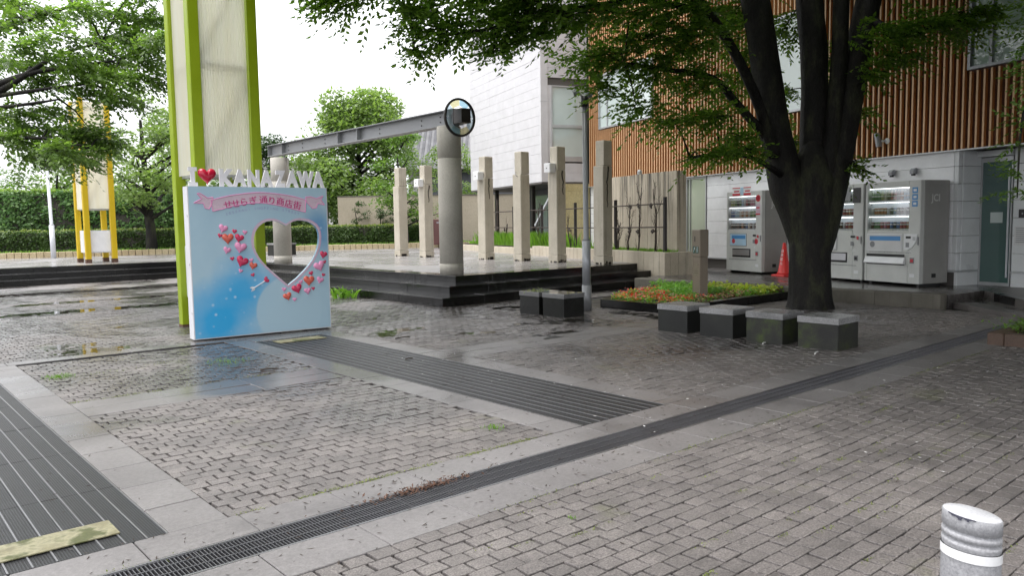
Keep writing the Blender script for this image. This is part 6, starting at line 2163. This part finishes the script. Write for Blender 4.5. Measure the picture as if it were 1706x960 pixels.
# brick-edged border at the back of the platform, and the hedges in it
kb = thing("border_kerb", "pale yellowish brick edging along the foot of the low hedge", "kerb", (0, 0, Z3))
run = [(-14, 42.2), (4.4, 32.4), (9.6, 30.9), (14.6, 29.3), (18.7, 27.4), (20.5, 26.2)]
kb_m = {}
for (xa, ya_), (xb, yb_) in zip(run[:-1], run[1:]):
    a, b = Vector((xa, ya_, 0)), Vector((xb, yb_, 0))
    L = (b - a).length
    k = int(L / .22)
    an = atan2(b.y - a.y, b.x - a.x)
    for i in range(k):
        if xa < 0 and i < k * .55:
            continue
        c_ = a + (b - a) * ((i + .5) / k)
        if "k" not in kb_m:
            q = MB(); q.box(-.105, .105, -.09, .09, -.02, .205, .012); kb_m["k"] = q.mesh("edging_brick", "kerb_brick")
        o = new_obj("edging_brick", kb_m["k"], kb, (c_.x, c_.y, rng.normal(0, .006)), an)
gb = MB()
for (xa, ya_), (xb, yb_) in zip(run[:-1], run[1:]):
    gb.add([(xa, ya_ + .1, Z3 + .17), (xb, yb_ + .1, Z3 + .17), (xb + 5, yb_ + 9, Z3 + .17), (xa + 5, ya_ + 9, Z3 + .17)], [(0, 1, 2, 3)])
gb.build("border_soil", "soil")["kind"] = "structure"
hedge((-9, 40.5), (9.2, 32.35), 1.0, Z3 + .17, .78, "low clipped hedge at the far left, below the tall ivy hedge", "leaf_hedge", "leaf_hedge_top", 26000, .085)
hedge((9.2, 32.3), (15.1, 30.3), 1.0, Z3 + .17, .78, "low clipped hedge in the middle, behind the photo board", "leaf_hedge", "leaf_hedge_top", 11000, .08)
hedge((15.1, 30.2), (19.9, 28.3), 1.0, Z3 + .17, .80, "low clipped hedge with yellow tips, behind the left square pillars", "leaf_hedge", "leaf_hedge_top", 12000, .075)
hedge((-9, 45.0), (12.9, 35.4), .9, Z3 - .1, 2.72, "tall ivy covered hedge wall along the left background", "leaf_ivy", "leaf_bright", 34000, .16, "tall_hedge", .12)
hedge((12.9, 35.3), (17.4, 33.0), .9, Z3 - .1, 2.2, "tall dark hedge behind the photo board, left of the beige wall", "leaf_hedge", "leaf_bright", 9000, .14, "tall_hedge", .12)
# grass in the concrete planter and along the border
def grass_bed(name, P_, h, label, mat_="grass_blade"):
    n_ = len(P_)
    a = rng.uniform(0, 2 * pi, n_)
    L = h * rng.uniform(.5, 1.2, n_)
    d = np.stack([np.cos(a) * .35, np.sin(a) * .35, np.ones(n_)], 1)
    s = np.stack([-np.sin(a), np.cos(a), np.zeros(n_)], 1) * .012
    e = P_ + d * L[:, None]
    mid = P_ + d * L[:, None] * .55 * np.array([.6, .6, 1])
    v_ = np.stack([P_ - s, P_ + s, mid + s * .7, e], 1).reshape(-1, 3)
    o = new_obj(name, np_mesh(name, v_, np.arange(len(v_)).reshape(-1, 4), mat_))
    return tag(o, label, "grass", kind="stuff")


q = []
for _ in range(7000):
    s = random.uniform(14.65, 27.5); t = random.uniform(2.14, 2.48)
    q.append(tuple(bp(s, t, .655)))
grass_bed("planter_grass", np.array(q), .10, "short bright grass filling the concrete planter behind the pillars")
q = []
for _ in range(2600):
    s = random.gauss(22.3, 1.4); t = random.uniform(2.14, 2.48)
    q.append(tuple(bp(s, t, .655)))
for _ in range(1500):
    s = random.gauss(25.6, .5); t = random.uniform(2.14, 2.5)
    q.append(tuple(bp(s, t, .655)))
grass_bed("long_grass", np.array(q), .42, "long arching grass in the planter between the third and fifth pillar")
q = []
for (xa, ya_), (xb, yb_) in zip(run[:-1], run[1:]):
    for _ in range(900):
        t = random.random(); q.append((xa + (xb - xa) * t + random.uniform(0, .5), ya_ + (yb_ - ya_) * t + random.uniform(.1, .9), Z3 + .17))
grass_bed("border_grass", np.array(q), .10, "thin grass strip behind the brick edging of the border")

# beige garden wall, small wall shrubs, red utility box
gw = thing("garden_wall", "pale beige garden wall behind the low hedge and the square pillars", "wall", (17.65, 32.55, 0), atan2(-3.06, 3.63))
x = 0.0
while x < 9.6:
    mb = MB(); mb.box(x + .004, x + 2.4 - .004, .0, .2, 0, 2.70, .008); mb.build("wall_section", "beige_wall", gw)
    x += 2.4
mb = MB(); mb.box(-.02, 9.62, -.02, .22, 2.702, 2.745, .006); mb.build("coping", "kerb_concrete", gw)
for k, (s, hh, lab) in enumerate(((1.0, 2.0, "small shrub with a tufted top against the beige wall, leftmost of the wall shrubs"), (2.0, 1.6, "thin shrub against the beige wall beside the tufted one"),
                                  (2.9, 1.9, "leaning shrub against the beige wall left of the first pillar"), (3.8, 2.0, "dark stemmed shrub against the beige wall just left of the first pillar"))):
    c_ = Vector((17.65, 32.55, 0)) + Vector((.765, -.645, 0)) * s + Vector((-.645, -.765, 0)) * .5
    bg_tree(c_.x, c_.y, .55, hh, .55, lab, "leaf_dark", hh * .45, 40 + k, 6, .09, 500, None, .6, "wall_shrub", .035, 1)
ut = thing("utility_box", "dark red utility box beside the round column", "utility box", (19.0, 26.5, .55), radians(-40))
mb = MB(); mb.box(-.32, .32, -.2, .2, 0, 1.05, .015); mb.build("cabinet", "utility_red", ut)
mb = MB(); mb.box(-.30, .30, -.208, -.2005, .05, 1.0, .003); mb.build("door", "utility_red", ut)
mb = MB(); mb.box(-.10, .02, -.212, -.2085, .88, .94); mb.box(.05, .09, -.212, -.2085, .55, .72); mb.build("door_plate", "pole_grey", ut)

# house with a tiled roof between the trees and the white block
hs_ = thing("tiled_house", "grey house with a dark tiled roof seen behind the round column", "house", (28.3, 40.6, 0), radians(-42))
mb = MB(); mb.box(-1.2, 8, 0, 6, 0, 5.0); mb.build("wall", "house_wall", hs_)
mb = MB(); mb.prism([(0, 5.0), (6, 5.0), (3, 8.0)], -1.2, 8, lambda x, y, z: (z, x, y)); mb.build("gable", "house_wall", hs_)
rf = MB()
for k in range(12):
    for j in range(30):
        x0 = -1.6 + j * .34
        y0, z0 = -.7 + k * .33, 4.75 + k * .30
        rf.add([(x0, y0, z0), (x0 + .32, y0, z0), (x0 + .32, y0 + .36, z0 + .335), (x0, y0 + .36, z0 + .335), (x0 + .16, y0, z0 + .06), (x0 + .16, y0 + .36, z0 + .395)], [(0, 4, 5, 3), (4, 1, 2, 5), (0, 1, 4)])
rf.build("roof_tiles", "roof_tile", hs_)["kind"] = "stuff"
mb = MB(); mb.add([(-1.6, 3.0, 8.15), (8.6, 3.0, 8.15), (8.6, 6.8, 4.7), (-1.6, 6.8, 4.7)], [(0, 1, 2, 3)]); mb.build("rear_roof", "roof_tile", hs_)
mb = MB(); mb.box(-1.6, 8.6, -.78, -.69, 4.62, 4.76); mb.build("gutter", "dark_steel", hs_)
mb = MB(); mb.box(-.2, 8, -.06, -.003, 3.2, 4.6); mb.build("upper_cladding", "house_dark", hs_)
for x in (.6, 3.2):
    q = new_obj("window", None, hs_, (x, -.02, 1.1))
    mb = MB(); mb.box(0, 1.3, -.01, .0, 0, 1.4); mb.build("pane", "house_glass", q)
    mb = MB(); mb.box(-.06, 0, -.03, .02, 0, 1.4); mb.box(1.3, 1.36, -.03, .02, 0, 1.4); mb.box(-.06, 1.36, -.03, .02, 1.4, 1.46); mb.box(-.06, 1.36, -.03, .02, -.06, 0); mb.build("frame", "trim_metal", q)
mb = MB(); mb.prism([(-.9, 2.35), (0, 2.75), (0, 2.85), (-.9, 2.45)], -.4, 5, lambda x, y, z: (z, x - .06, y)); mb.build("porch_roof", "roof_tile", hs_)
# distant pale building above the trees
db = thing("distant_building", "far pale flat roofed building seen between the letters and the beam", "building", (33, 66, 0), radians(-40))
mb = MB(); mb.box(-5, 4, 0, 8, 0, 7.0); mb.build("wall", "house_wall", db)
mb = MB(); mb.box(-5.2, 4.2, -.2, 8.2, 7.002, 7.3); mb.build("parapet", "trim_metal", db)
for i in range(5):
    q = new_obj("window", None, db, (-4.2 + i * 1.6, -.03, 5.2))
    mb = MB(); mb.box(0, 1.0, 0, .02, 0, 1.1); mb.build("pane", "house_glass", q)
bg_far = [(x, 58 + random.uniform(-4, 6), random.uniform(4.5, 7)) for x in (-16, -9, -3, 4, 11, 22)]
for k, (x, y, h) in enumerate(bg_far):
    bg_tree(x, y, 0, h, 3.2, "distant tree in the line beyond the hedges", "leaf_bright", 1.5, 60 + k, 16, .22, 4000, "distant trees beyond the hedges", .8, "distant_tree", .2)
